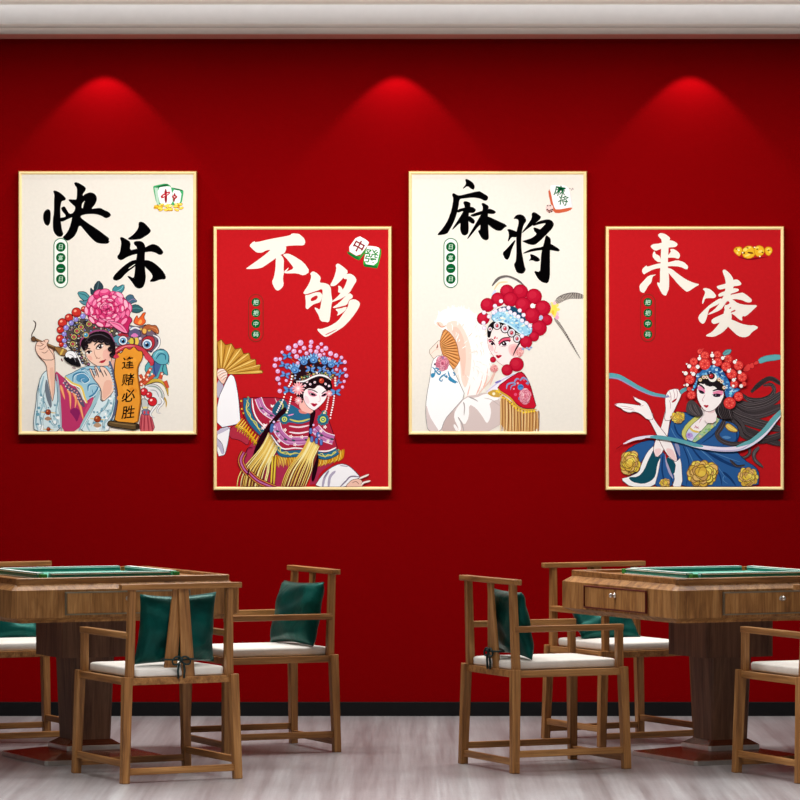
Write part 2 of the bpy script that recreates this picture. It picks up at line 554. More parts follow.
# ------------------------------------------------------------------ game table
def make_table(label, loc, rz):
    t = thing('mahjong_table', label, 'table', loc, rz, 'square wooden game tables')
    H = 0.550
    ch = 0.014
    # apron body with a bevel to the rim and an undercut
    loft('apron', [oct_ring(H - 0.045, ch, 0.663), oct_ring(H - 0.040, ch, 0.672), oct_ring(H, ch, 0.688),
                   oct_ring(H, ch, 0.812), oct_ring(H - 0.035, ch, 0.838), oct_ring(H - 0.07, ch, 0.838)], M['wood_face'], t)
    # rim: raised border round the sunken playing field
    a = H - 0.034
    b = a - 0.030
    rings = [oct_ring(a, 0.01, 0.838), oct_ring(a, 0.01, 0.862), oct_ring(a - 0.004, 0.01, 0.865), oct_ring(b + 0.003, 0.008, 0.865), oct_ring(b, 0.008, 0.862), oct_ring(b, 0.008, 0.838)]
    loft('table_rim', rings, M['wood'], t, cap=False)
    bm = bmesh.new(); box_bm(bm, (0, 0, 0.844), (2 * b, 2 * b, 0.011)); link_mesh('tabletop', bm, M['wood'], t)
    # racks round the teal field
    q = 0.326
    bm = bmesh.new(); box_bm(bm, (0, 0, 0.8515), (2 * q - 0.02, 2 * q - 0.02, 0.004)); link_mesh('playing_field', bm, M['felt'], t)
    for k in range(4):
        m = Matrix.Rotation(k * PI / 2, 4, 'Z')
        bm = bmesh.new()
        box_bm(bm, (0, -q, 0.8605), (2 * q - 0.060, 0.030, 0.014), 0.003, 0)
        box_bm(bm, (0, -q, 0.8725), (2 * q - 0.064, 0.036, 0.011), 0.004, 1)
        box_bm(bm, (0, -q, 0.8535), (2 * q - 0.056, 0.040, 0.005), 0.001, 1)
        bm.transform(m)
        link_mesh('tile_rack', bm, [M['rack_teal'], M['rack_white']], t)
        bm = bmesh.new()
        box_bm(bm, (-q + 0.003, -q + 0.003, 0.8625), (0.032, 0.032, 0.023), 0.003)
        bm.transform(m)
        link_mesh('corner_block', bm, M['orange_wood'] if k == 2 else M['green'], t)
    # drawers, one to each side
    for k in range(4):
        m = Matrix.Rotation(k * PI / 2, 4, 'Z')
        bm = bmesh.new()
        box_bm(bm, (0, -H - 0.002, 0.750), (0.585, 0.012, 0.094), 0.002)
        bm.transform(m)
        dr = link_mesh('drawer', bm, M['wood_face'], t)
        bm = bmesh.new()
        for z in (0.701, 0.799):
            box_bm(bm, (0, -H - 0.004, z), (0.605, 0.014, 0.006), 0.001)
        for x in (-0.2995, 0.2995):
            box_bm(bm, (x, -H - 0.004, 0.750), (0.006, 0.014, 0.092), 0.001)
        bm.transform(m)
        link_mesh('drawer_trim', bm, M['trim_reflection'] if k == 3 else M['trim_metal'], dr)
        # turned knob with a small backplate
        bm = bmesh.new()
        prof = [(0.0, 0.0125), (0.003, 0.0125), (0.004, 0.005), (0.012, 0.0045), (0.016, 0.010), (0.022, 0.011), (0.027, 0.007), (0.028, 0.001)]
        rs = []
        for d, r in prof:
            rs.append([bm.verts.new((r * math.cos(2 * PI * i / 14), -H - 0.007 - d, 0.768 + r * math.sin(2 * PI * i / 14))) for i in range(14)])
        for u, v in zip(rs, rs[1:]):
            for i in range(14):
                j = (i + 1) % 14
                bm.faces.new((u[i], u[j], v[j], v[i]))
        bm.faces.new(rs[0]); bm.faces.new(rs[-1])
        bm.transform(m)
        link_mesh('drawer_knob', bm, M['chrome'], dr, True)
    # pedestal
    loft('pedestal_box', [oct_ring(0.178, 0.004, 0.479), oct_ring(0.178, 0.004, 0.668)], M['wood_dark'], t)
    loft('pedestal_column', [oct_ring(0.094, 0.010, 0.092), oct_ring(0.108, 0.012, 0.481)], M['wood_dark'], t)
    loft('plinth', [oct_ring(0.137, 0.010, 0.046), oct_ring(0.137, 0.010, 0.070)], M['chrome'], t, bevel=0.002)
    loft('plinth_cap', [oct_ring(0.135, 0.010, 0.070), oct_ring(0.098, 0.010, 0.094)], M['mahogany'], t)
    loft('base_edge', [oct_ring(0.306, 0.014, 0.0), oct_ring(0.306, 0.014, 0.022)], M['chrome'], t, bevel=0.002)
    loft('base_top', [oct_ring(0.304, 0.014, 0.022), oct_ring(0.15, 0.012, 0.048)], M['mahogany'], t)
    return t


table_r = make_table('right-hand square wooden game table with teal playing field, cut by the right edge',
                     (1.490, -2.48, 0), R(25))
table_l = copy_thing(table_r, 'left-hand square wooden game table with teal playing field, cut by the left edge',
                     (1.490 + GX, -2.48, 0), R(25))
# ------------------------------------------------------------------ framed prints
# A print is drawn in millimetre-thin ink shapes on its paper. Each shape is a small flat polygon;
# shapes that cross lie in successive layers a hair apart.
S_ART = F / (ZW - 0.036)          # print units to metres on the wall


class Art:
    """collects coloured outlines, then makes one mesh of them"""
    def __init__(self, clip=None):
        self.shapes = []
        self.ox = self.oy = 0.0
        self.k = 1.0
        self.clip = clip

    def at(self, ox, oy, k):
        self.ox, self.oy, self.k = ox, oy, k
        return self

    def _t(self, p):
        return (self.ox + p[0] / self.k, self.oy + p[1] / self.k)

    def _add(self, pts, col):
        self._many([pts], col)

    def _many(self, polys, col):
        """outlines that touch but never overlap each other: one ink shape"""
        if self.clip:
            polys = [clip_poly(p, self.clip) for p in polys]
        polys = [p for p in polys if len(p) >= 3]
        if polys:
            self.shapes.append((polys, (lin(col[0]), lin(col[1]), lin(col[2]), 1.0)))

    def P(self, pts, col, sm=1):
        """closed outline, corners softened sm times"""
        pts = [self._t(p) for p in pts]
        for _ in range(sm):
            q = []
            n = len(pts)
            for i in range(n):
                a, b = pts[i], pts[(i + 1) % n]
                q.append((a[0] * 0.78 + b[0] * 0.22, a[1] * 0.78 + b[1] * 0.22))
                q.append((a[0] * 0.22 + b[0] * 0.78, a[1] * 0.22 + b[1] * 0.78))
            pts = q
        self._add(pts, col)

    def E(self, cx, cy, rx, ry, col, rot=0.0, n=18):
        c, s = math.cos(R(rot)), math.sin(R(rot))
        self._add([self._t((cx + rx * math.cos(a) * c - ry * math.sin(a) * s, cy + rx * math.cos(a) * s + ry * math.sin(a) * c))
                   for a in [2 * PI * i / n for i in range(n)]], col)

    def O(self, cx, cy, r, col, edge=(40, 25, 30), w=None, hi=None):
        """bead: dark rim, colour, small glint"""
        w = r * 0.14 if w is None else w
        if edge:
            self.E(cx, cy, r + w, r + w, edge)
        self.E(cx, cy, r, r, col)
        if hi:
            self.E(cx - r * 0.3, cy - r * 0.35, r * 0.34, r * 0.26, hi, -30, 10)

    def L(self, pts, w, col, w1=None, taper=True):
        """brush line through the points, width w (to w1), ends tapered"""
        p = [Vector((a, b)) for a, b in pts]
        # Catmull-Rom through the points
        q = []
        n = len(p)
        for i in range(n - 1):
            a, b, c, d = p[max(i - 1, 0)], p[i], p[i + 1], p[min(i + 2, n - 1)]
            for s in range(4):
                t = s / 4.0
                q.append(0.5 * ((2 * b) + (c - a) * t + (2 * a - 5 * b + 4 * c - d) * t * t + (3 * b - a - 3 * c + d) * t ** 3))
        q.append(p[-1])
        w1 = w if w1 is None else w1
        m = len(q)
        le, ri = [], []
        for i, v in enumerate(q):
            d = q[min(i + 1, m - 1)] - q[max(i - 1, 0)]
            if d.length < 1e-6:
                continue
            nrm = Vector((-d.y, d.x)).normalized()
            f = i / (m - 1)
            ww = (w + (w1 - w) * f) / 2
            if taper:
                ww *= min(1.0, 0.35 + 3.5 * min(f, 1 - f))
            le.append(tuple(v + nrm * ww))
            ri.append(tuple(v - nrm * ww))
        # quads one after another so that tight curves stay clean
        self._many([[self._t(le[i]), self._t(le[i + 1]), self._t(ri[i + 1]), self._t(ri[i])] for i in range(len(le) - 1)], col)

    def PL(self, pts, col, edge=(45, 35, 40), w=4, sm=1):
        """outline filled and drawn round with a pen line"""
        P2 = pts
        for _ in range(sm):
            q = []
            n = len(P2)
            for i in range(n):
                a, b = P2[i], P2[(i + 1) % n]
                q.append((a[0] * 0.78 + b[0] * 0.22, a[1] * 0.78 + b[1] * 0.22))
                q.append((a[0] * 0.22 + b[0] * 0.78, a[1] * 0.22 + b[1] * 0.78))
            P2 = q
        self.P(P2, col, 0)
        n = len(P2)
        ou, inn = [], []
        for i in range(n):
            a, b, c = Vector(P2[i - 1]), Vector(P2[i]), Vector(P2[(i + 1) % n])
            d = (c - b).normalized() + (b - a).normalized()
            if d.length < 1e-3:
                d = c - b
            nr = Vector((-d.y, d.x)).normalized() * w / 2
            ou.append(self._t(b + nr)); inn.append(self._t(b - nr))
        self._many([[ou[i], ou[(i + 1) % n], inn[(i + 1) % n], inn[i]] for i in range(n)], edge)

    def mesh(self, name, parent, y0, base):
        """layers: a shape lies above every earlier shape it may cross"""
        bm = bmesh.new()
        lay = bm.loops.layers.float_color.new('ink')
        placed = []
        cells = {}
        for polys, col in self.shapes:
            pts = [p for q in polys for p in q]
            x0 = min(p[0] for p in pts); x1 = max(p[0] for p in pts)
            z0 = min(p[1] for p in pts); z1 = max(p[1] for p in pts)
            lv = 0
            seen = set()
            for cx in range(int(x0 // 8), int(x1 // 8) + 1):
                for cz in range(int(z0 // 8), int(z1 // 8) + 1):
                    for idx in cells.get((cx, cz), ()):
                        if idx in seen:
                            continue
                        seen.add(idx)
                        b = placed[idx]
                        if b[0] < x1 and b[1] > x0 and b[2] < z1 and b[3] > z0:
                            lv = max(lv, b[4] + 1)
            idx = len(placed)
            placed.append((x0, x1, z0, z1, lv, col))
            for cx in range(int(x0 // 8), int(x1 // 8) + 1):
                for cz in range(int(z0 // 8), int(z1 // 8) + 1):
                    cells.setdefault((cx, cz), []).append(idx)
            y = y0 - base - lv * 0.00005
            for pts in polys:
                v3 = [Vector((p[0], p[1], 0)) for p in pts]
                vs = [bm.verts.new(((p[0] - 400) / S_ART, y, CH - (p[1] - 400) / S_ART)) for p in pts]
                for tri in tessellate_polygon([v3]):
                    try:
                        f = bm.faces.new([vs[i] for i in tri])
                    except ValueError:
                        continue
                    f.normal_update()
                    if f.normal.y > 0:
                        f.normal_flip()
                    for lp in f.loops:
                        lp[lay] = col
        loose = [v for v in bm.verts if not v.link_faces]
        bmesh.ops.delete(bm, geom=loose, context='VERTS')
        me = bpy.data.meshes.new(name)
        bm.to_mesh(me)
        bm.free()
        me.materials.append(M['ink'])
        o = bpy.data.objects.new(name, me)
        COL.objects.link(o)
        o.parent = parent
        o.matrix_local = Matrix.Translation(-Vector(parent.location))
        return o

    def glyph(self, ch, cx, cy, size, col, slant=0.0, bold=0.0, rot=0.0):
        """a printed character of the built-in typeface"""
        cu = bpy.data.curves.new('g', 'FONT')
        cu.body = ch
        cu.size = 1.0
        cu.shear = slant
        cu.offset = bold
        cu.resolution_u = 2
        cu.fill_mode = 'FRONT'
        ob = bpy.data.objects.new('g', cu)
        COL.objects.link(ob)
        bpy.context.view_layer.update()
        me = bpy.data.meshes.new_from_object(ob.evaluated_get(bpy.context.evaluated_depsgraph_get()))
        if len(me.vertices):
            xs = [v.co.x for v in me.vertices]; ys = [v.co.y for v in me.vertices]
            mx, my = (min(xs) + max(xs)) / 2, (min(ys) + max(ys)) / 2
            sc = size / max(max(xs) - min(xs), max(ys) - min(ys))
            c, s = math.cos(R(rot)), math.sin(R(rot))
            qs = []
            for p in me.polygons:
                q = []
                for i in p.vertices:
                    a, b = (me.vertices[i].co.x - mx) * sc, -(me.vertices[i].co.y - my) * sc
                    q.append(self._t((cx + a * c - b * s, cy + a * s + b * c)))
                qs.append(q)
            self._many(qs, col)
        bpy.data.meshes.remove(me)
        bpy.data.objects.remove(ob)
        bpy.data.curves.remove(cu)


def clip_poly(pts, box):
    x0, y0, x1, y1 = box
    def cut(ps, f, g):
        out = []
        for i in range(len(ps)):
            a, b = ps[i], ps[(i + 1) % len(ps)]
            fa, fb = f(a), f(b)
            if fa >= 0:
                out.append(a)
            if (fa >= 0) != (fb >= 0):
                t = fa / (fa - fb)
                out.append((a[0] + (b[0] - a[0]) * t, a[1] + (b[1] - a[1]) * t))
        return out
    for f in (lambda p: p[0] - x0, lambda p: x1 - p[0], lambda p: p[1] - y0, lambda p: y1 - p[1]):
        if len(pts) < 3:
            return []
        pts = cut(pts, f, None)
    return pts


INK = (5, 4, 5)
CREAM = (240, 234, 222)
RED = (190, 27, 33)


def framed(label, box, paper):
    """box: outer edge of the frame in print units"""
    x0, y0, x1, y1 = box
    cx, cy = (x0 + x1) / 2, (y0 + y1) / 2
    X = lambda a: (a - 400) / S_ART
    Z = lambda b: CH - (b - 400) / S_ART
    t = thing('framed_poster', label, 'framed poster', (X(cx), -0.001, Z(cy)), 0, 'framed opera posters on the red wall')
    w, h = (x1 - x0) / S_ART, (y1 - y0) / S_ART
    b = 0.019
    # frame: mitred moulding with a rounded face
    prof = [(0.0, 0.0), (0.0, -0.033), (0.004, -0.040), (0.010, -0.041), (0.016, -0.038), (b, -0.034), (b, 0.0)]
    bm = bmesh.new()
    rs = []
    for d, y in prof:
        hw, hh = w / 2 - d, h / 2 - d
        rs.append([bm.verts.new((sx * hw, y, sz * hh)) for sx, sz in ((-1, -1), (1, -1), (1, 1), (-1, 1))])
    for i in range(len(rs)):
        a, c = rs[i], rs[(i + 1) % len(rs)]
        for k in range(4):
            j = (k + 1) % 4
            f = bm.faces.new((a[k], a[j], c[j], c[k]))
            f.material_index = 1 if i in (0, 1) else 0
    link_mesh('frame', bm, [M['gold'], M['gold_dark']], t)
    bm = bmesh.new()
    box_bm(bm, (0, -0.0175, 0), (w - 2 * b + 0.004, 0.034, h - 2 * b + 0.004))
    link_mesh('print', bm, paper, t)
    return t, (x0 + 3.7, y0 + 3.7, x1 - 3.7, y1 - 3.7)


Y_ART = -0.001 - 0.0345
poster_1, clip_1 = framed('cream framed poster at far left, opera lady with pink peony holding a brush', (18.2, 171.0, 196.8, 435.0), M['paper_cream'])
poster_2, clip_2 = framed('red framed poster second from left, opera lady with blue beaded headdress and gold fan', (213.2, 226.2, 391.8, 490.3), M['paper_red'])
poster_3, clip_3 = framed('cream framed poster third from left, opera lady with red pompom headdress and white fur fan', (408.4, 171.0, 587.0, 435.0), M['paper_cream'])
poster_4, clip_4 = framed('red framed poster at far right, opera lady in blue robe with ribbon', (605.4, 226.2, 784.2, 490.3), M['paper_red'])


# ---- brush lettering -------------------------------------------------------
def brush(parent, clip, chars, col, hole):
    a = Art(clip)
    for ox, oy, polys, holes in chars:
        a.at(ox, oy, 10)
        for p in polys:
            a.P(p, col)
        for p in holes:
            a.P(p, hole)
    return a.mesh('brush_lettering', parent, Y_ART, 0.0003)


kuai = (35, 170, [
    [(130, 388), (158, 410), (155, 520), (132, 562), (100, 545), (82, 500), (82, 440), (100, 405)],
    [(180, 210), (200, 203), (250, 225), (290, 260), (310, 285), (300, 305), (268, 310), (258, 345), (252, 400), (258, 520), (270, 600), (286, 640), (265, 668), (230, 668), (200, 640), (180, 600), (178, 500), (190, 420), (190, 300), (195, 250)],
    [(258, 378), (295, 360), (312, 388), (345, 442), (385, 428), (390, 465), (330, 490), (270, 520), (245, 505), (250, 478), (300, 470), (310, 455), (272, 412)],
    [(390, 130), (410, 120), (450, 135), (510, 175), (505, 205), (478, 240), (478, 262), (500, 240), (550, 222), (590, 232), (615, 260), (620, 300), (600, 345), (575, 375), (565, 390), (620, 380), (660, 380), (690, 400), (740, 420), (762, 450), (745, 470), (710, 485), (660, 455), (600, 440), (520, 440), (460, 455), (455, 475), (520, 525), (620, 590), (700, 650), (745, 685), (735, 705), (748, 712), (730, 738), (660, 738), (610, 725), (560, 680), (500, 610), (445, 545), (420, 620), (390, 670), (330, 712), (290, 690), (275, 672), (310, 640), (345, 580), (370, 490), (375, 430), (395, 410), (405, 370), (370, 340), (335, 305), (340, 292), (385, 295), (415, 295), (420, 250), (420, 180), (400, 155)]],
    [[(502, 303), (490, 330), (478, 385), (466, 378), (470, 335)]])
le = (100, 215, [
    [(385, 75), (405, 65), (440, 75), (480, 115), (512, 155), (495, 185), (430, 228), (400, 243), (310, 250), (270, 240), (340, 190), (385, 130)],
    [(198, 230), (215, 217), (260, 240), (308, 270), (298, 355), (370, 335), (450, 325), (490, 302), (530, 288), (580, 305), (620, 345), (635, 375), (620, 395), (595, 400), (550, 375), (500, 365), (430, 378), (340, 395), (270, 420), (215, 455), (180, 440), (170, 415), (200, 375), (212, 290), (210, 260)],
    [(335, 275), (350, 262), (400, 258), (435, 275), (455, 315), (448, 400), (448, 480), (452, 560), (460, 620), (450, 680), (430, 725), (390, 738), (355, 725), (320, 670), (270, 612), (290, 608), (335, 632), (345, 600), (355, 480), (370, 400), (370, 320), (345, 300)],
    [(370, 445), (310, 458), (240, 505), (160, 580), (128, 625), (135, 650), (170, 658), (215, 635), (260, 580), (372, 500)],
    [(435, 452), (480, 450), (540, 475), (620, 545), (660, 610), (655, 645), (600, 645), (545, 668), (490, 668), (530, 620), (510, 575), (440, 510)]],
    [[(280, 535), (350, 487), (352, 494), (290, 538)]])
bu = (240, 225, [
    [(90, 205), (140, 160), (160, 175), (300, 140), (500, 105), (520, 82), (590, 88), (610, 105), (640, 130), (655, 170), (640, 205), (560, 203), (455, 210), (465, 235), (445, 285), (400, 300), (360, 330), (270, 395), (205, 435), (60, 442), (65, 430), (180, 350), (260, 290), (310, 245), (260, 255), (220, 278), (165, 275), (130, 245)],
    [(365, 285), (410, 300), (440, 340), (435, 440), (440, 480), (428, 530), (438, 600), (410, 640), (375, 660), (345, 635), (318, 570), (340, 520), (355, 430), (357, 350)],
    [(425, 295), (480, 283), (540, 310), (640, 375), (700, 465), (640, 508), (570, 482), (450, 485), (440, 472), (470, 465), (540, 435), (510, 390), (460, 330)],
    [(435, 470), (490, 420), (480, 445), (455, 475)]], [])
gou = (295, 260, [
    [(150, 135), (180, 110), (225, 135), (260, 175), (245, 228), (290, 228), (340, 245), (360, 285), (362, 350), (375, 410), (362, 460), (350, 590), (335, 625), (300, 618), (265, 615), (245, 590), (240, 560), (190, 475), (215, 478), (250, 500), (262, 420), (275, 350), (275, 285), (215, 310), (180, 320), (110, 345), (82, 335), (90, 315), (140, 240), (165, 165)],
    [(100, 350), (130, 350), (200, 325), (250, 320), (275, 345), (265, 395), (250, 425), (190, 440), (150, 470), (125, 495), (105, 480), (108, 420)],
    [(405, 50), (430, 32), (480, 65), (535, 115), (500, 160), (440, 225), (400, 260), (345, 260), (390, 180), (415, 90)],
    [(480, 165), (520, 138), (560, 138), (600, 165), (618, 205), (590, 250), (545, 330), (470, 385), (380, 420), (362, 415), (400, 390), (450, 340), (500, 260), (525, 190), (490, 190)],
    [(430, 255), (460, 265), (480, 300), (470, 330), (430, 325), (435, 285)],
    [(370, 478), (440, 430), (540, 325), (580, 355), (575, 380), (540, 400), (520, 450), (460, 465), (400, 480)],
    [(540, 402), (600, 390), (640, 415), (652, 445), (620, 510), (560, 590), (490, 665), (420, 710), (310, 775), (270, 750), (225, 705), (225, 685), (260, 692), (350, 660), (430, 610), (480, 540), (530, 470)],
    [(400, 490), (450, 485), (520, 465), (510, 500), (450, 545), (415, 560), (435, 525)]],
    [[(155, 385), (215, 350), (230, 370), (210, 400), (160, 415)], [(300, 745), (420, 690), (415, 698), (310, 752)]])
ma = (430, 170, [
    [(350, 90), (380, 92), (430, 125), (450, 165), (438, 198), (415, 192), (375, 158), (330, 190), (328, 182), (362, 140)],
    [(218, 245), (235, 228), (285, 258), (340, 245), (490, 208), (520, 225), (580, 260), (582, 290), (555, 312), (500, 285), (430, 275), (330, 285), (295, 292), (285, 370), (265, 450), (235, 530), (190, 610), (170, 640), (80, 655), (75, 640), (130, 580), (180, 500), (215, 400), (235, 290)],
    [(330, 325), (350, 308), (405, 325), (405, 360), (390, 420), (385, 500), (388, 600), (380, 640), (345, 658), (315, 640), (300, 590), (305, 540), (300, 530), (225, 600), (222, 588), (280, 500), (330, 420), (350, 370)],
    [(270, 405), (300, 385), (400, 365), (440, 375), (462, 400), (440, 430), (385, 430), (330, 410), (275, 430)],
    [(385, 450), (450, 500), (445, 535), (425, 540), (380, 510)],
    [(425, 470), (398, 450), (480, 420), (560, 395), (600, 385), (655, 410), (658, 430), (630, 442), (560, 435), (500, 450)],
    [(512, 340), (530, 325), (590, 360), (580, 400), (580, 500), (585, 600), (590, 690), (560, 705), (520, 690), (485, 625), (480, 605), (500, 600), (505, 560), (500, 545), (380, 690), (370, 685), (430, 580), (490, 480), (520, 430), (530, 370)],
    [(570, 458), (640, 490), (780, 555), (740, 580), (715, 608), (670, 608), (620, 580), (570, 535)]], [])
jiang = (490, 205, [
    [(232, 140), (260, 100), (300, 92), (340, 105), (368, 155), (335, 200), (320, 260), (312, 350), (315, 450), (335, 560), (345, 610), (360, 650), (330, 690), (270, 680), (245, 620), (240, 590), (260, 560), (265, 450), (262, 360), (265, 260), (285, 190), (285, 150), (260, 138)],
    [(170, 245), (195, 238), (260, 262), (300, 290), (262, 325), (215, 320), (190, 360), (175, 365), (190, 310), (185, 270)],
    [(240, 355), (260, 350), (215, 450), (200, 510), (178, 550), (150, 540), (122, 480), (165, 440)],
    [(415, 85), (440, 68), (480, 90), (520, 125), (440, 195), (380, 235), (320, 282), (320, 270), (370, 205), (420, 130)],
    [(430, 197), (490, 160), (585, 140), (625, 160), (642, 195), (620, 240), (560, 300), (500, 360), (450, 400), (400, 398), (315, 362), (350, 352), (420, 330), (470, 290), (440, 260), (432, 222), (470, 230), (500, 245), (520, 225), (565, 180), (500, 190), (430, 212)],
    [(325, 490), (345, 470), (420, 435), (520, 420), (600, 385), (640, 405), (700, 445), (690, 465), (660, 462), (600, 450), (500, 452), (420, 465)],
    [(565, 300), (605, 330), (610, 370), (600, 450), (600, 600), (600, 720), (580, 785), (525, 775), (480, 740), (435, 655), (500, 672), (505, 600), (512, 480), (540, 380), (555, 310)],
    [(398, 490), (430, 495), (480, 520), (505, 555), (465, 570), (420, 550), (385, 562), (410, 530)]], [])
lai = (630, 225, [
    [(280, 95), (305, 78), (355, 90), (405, 130), (390, 160), (385, 240), (380, 330), (378, 430), (392, 520), (390, 640), (375, 670), (360, 710), (325, 695), (300, 650), (270, 590), (275, 570), (300, 585), (300, 480), (305, 400), (310, 260), (320, 150), (285, 115)],
    [(200, 215), (230, 190), (300, 185), (380, 150), (440, 160), (480, 190), (460, 220), (390, 225), (320, 235), (250, 262)],
    [(235, 265), (250, 265), (255, 290), (300, 310), (312, 370), (280, 372), (245, 345), (222, 310)],
    [(400, 240), (440, 240), (490, 275), (502, 310), (485, 340), (440, 325), (372, 328), (372, 310), (410, 270)],
    [(115, 450), (165, 400), (170, 420), (260, 390), (330, 380), (400, 370), (470, 350), (540, 370), (585, 415), (570, 450), (500, 415), (400, 410), (330, 425), (240, 440), (170, 475), (135, 498)],
    [(270, 492), (225, 515), (215, 575), (180, 610), (160, 650), (138, 682), (100, 665), (92, 605), (130, 565), (185, 505)],
    [(372, 428), (420, 440), (480, 490), (560, 545), (640, 580), (700, 592), (650, 620), (575, 672), (540, 650), (480, 590), (420, 520), (378, 470)]], [])
cou = (690, 265, [
    [(125, 240), (150, 228), (200, 240), (240, 275), (265, 310), (245, 332), (190, 330), (150, 335), (135, 380), (120, 392), (125, 345), (150, 285), (150, 262)],
    [(80, 515), (130, 460), (200, 395), (300, 330), (335, 342), (290, 390), (215, 425), (190, 440), (170, 520), (150, 575), (125, 592), (90, 560)],
    [(322, 60), (345, 40), (400, 85), (435, 140), (440, 200), (420, 270), (395, 320), (350, 390), (310, 450), (185, 500), (180, 490), (240, 450), (300, 380), (345, 290), (360, 200), (350, 130)],
    [(262, 215), (290, 205), (360, 185), (440, 145), (480, 145), (518, 185), (500, 205), (440, 212), (350, 235), (290, 248)],
    [(280, 295), (310, 275), (370, 255), (440, 230), (490, 240), (485, 262), (420, 285), (340, 305), (290, 320)],
    [(290, 350), (400, 300), (500, 280), (530, 275), (580, 310), (622, 348), (610, 375), (570, 375), (520, 350), (440, 338), (330, 365)],
    [(390, 335), (430, 345), (480, 385), (560, 400), (680, 400), (640, 440), (560, 515), (520, 510), (525, 560), (490, 545), (430, 490), (350, 460), (340, 420), (375, 350)],
    [(215, 550), (240, 530), (330, 490), (400, 455), (400, 545), (300, 575), (240, 592), (215, 575)],
    [(345, 440), (410, 440), (420, 540), (380, 620), (320, 680), (240, 720), (165, 715), (160, 700), (220, 670), (290, 590), (330, 520)],
    [(375, 535), (430, 550), (520, 590), (600, 605), (640, 600), (690, 625), (620, 670), (590, 710), (540, 725), (480, 710), (420, 655), (368, 605)]],
    [[(405, 470), (450, 445), (458, 460), (410, 478)], [(345, 408), (378, 352), (402, 385)], [(412, 535), (440, 522), (500, 545), (490, 558), (440, 552)], [(390, 432), (410, 420), (412, 432), (395, 440)]])
brush(poster_1, clip_1, [kuai, le], INK, CREAM)
brush(poster_2, clip_2, [bu, gou], CREAM, RED)
brush(poster_3, clip_3, [ma, jiang], INK, CREAM)
brush(poster_4, clip_4, [lai, cou], CREAM, RED)


# ---- little seals with four characters -------------------------------------
def seal(parent, cx, top, bottom, chars, pale):
    a = Art()
    h = 7.3 if pale else 7.6
    def pill(r, y0, y1, col):
        pts = []
        for i in range(13):
            t = PI + PI * i / 12
            pts.append((cx + r * math.cos(t), y0 + r + r * math.sin(t)))
        for i in range(13):
            t = PI * i / 12
            pts.append((cx + r * math.cos(t), y1 - r + r * math.sin(t)))
        a._add(pts, col)
    if pale:
        pill(h, top, bottom, (60, 128, 92))
        pill(h - 0.9, top + 0.9, bottom - 0.9, (244, 250, 240))
    else:
        pill(h, top, bottom, (128, 46, 34))
        pill(h - 0.8, top + 0.8, bottom - 0.8, RED)
    n = 4
    for i, ch in enumerate(chars):
        y = top + (9.0 if pale else 8.3) + i * 10.7
        a.E(cx, y, 4.8 if pale else 4.4, 4.8 if pale else 4.4, (8, 90, 44), 0, 20)
        a.glyph(ch, cx, y, 4.8 if pale else 5.2, (206, 236, 210), 0.1, 0.008)
    return a.mesh('seal_stamp', parent, Y_ART, 0.0012)


seal(poster_1, 60.8, 238.0, 288.0, '日富一日', True)
seal(poster_2, 255.9, 294.0, 342.0, '把把中码', False)
seal(poster_3, 450.8, 238.0, 288.0, '日富一日', True)
seal(poster_4, 647.9, 294.0, 342.0, '把把中码', False)


# ---- small tile emblems in the upper right corners ---------------------------
GRN, GRND = (70, 176, 110), (24, 98, 52)
TILE, TSH = (250, 250, 248), (214, 222, 214)
a = Art().at(145, 175, 16)
a.P([(125, 190), (150, 170), (345, 130), (420, 180), (400, 200), (440, 200), (600, 235), (620, 265), (590, 440), (560, 470), (250, 520), (185, 470)], GRN)
a.P([(150, 205), (205, 190), (225, 480), (190, 465)], (190, 222, 200), 0)
a.P([(190, 200), (390, 175), (425, 215), (450, 480), (245, 505)], TILE)
a.P([(430, 230), (590, 255), (560, 465), (460, 480)], TILE)
a.P([(160, 195), (345, 140), (390, 170), (190, 205)], GRND)
a.P([(450, 205), (600, 240), (595, 258), (470, 225)], GRND)
a.L([(330, 225), (335, 445)], 40, (150, 24, 36))
a.P([(245, 330), (385, 255), (412, 295), (268, 385)], (188, 22, 40)); a.P([(283, 335), (318, 317), (325, 330), (290, 350)], TILE); a.P([(345, 300), (375, 285), (378, 297), (350, 313)], TILE)
a.L([(475, 290), (462, 430)], 32, (150, 40, 50))
a.P([(420, 345), (470, 315), (528, 345), (475, 395)], (176, 26, 40)); a.P([(455, 347), (470, 340), (490, 348), (474, 362)], TILE)
rnd = random.Random(4)
for i in range(26):
    x, y = rnd.uniform(170, 580), rnd.uniform(470, 565)
    a.E(x, y, 42, 22, (196, 130, 20), rnd.uniform(-30, 30), 12)
    a.E(x, y - 4, 36, 17, rnd.choice([(255, 226, 90), (246, 196, 50), (255, 240, 150)]), rnd.uniform(-30, 30), 12)
a.mesh('tile_emblem', poster_1, Y_ART, 0.0004)

a = Art().at(340, 228, 16)
a.P([(110, 365), (300, 470), (395, 360), (470, 270), (440, 300), (330, 500), (290, 520), (130, 420)], (40, 140, 60))
a.P([(110, 352), (285, 112), (440, 200), (470, 245), (300, 468)], TILE)
a.P([(112, 372), (296, 480), (300, 515), (135, 420)], (20, 110, 46), 0)
a.P([(300, 470), (462, 270), (455, 320), (325, 500)], (60, 150, 60), 0)
a.P([(365, 560), (420, 310), (450, 285), (620, 305), (670, 360), (605, 640), (570, 645), (390, 615)], (50, 160, 60))
a.P([(370, 570), (430, 300), (460, 282), (610, 302), (645, 350), (585, 605)], TILE)
a.P([(372, 578), (585, 608), (600, 645), (390, 618)], (22, 112, 48), 0)
a.glyph('中', 300, 290, 190, (140, 22, 34), 0, 0.02, 28)
a.glyph('發', 500, 450, 230, (30, 140, 50), 0, 0.006, 8)
a.mesh('tile_emblem', poster_2, Y_ART, 0.0004)

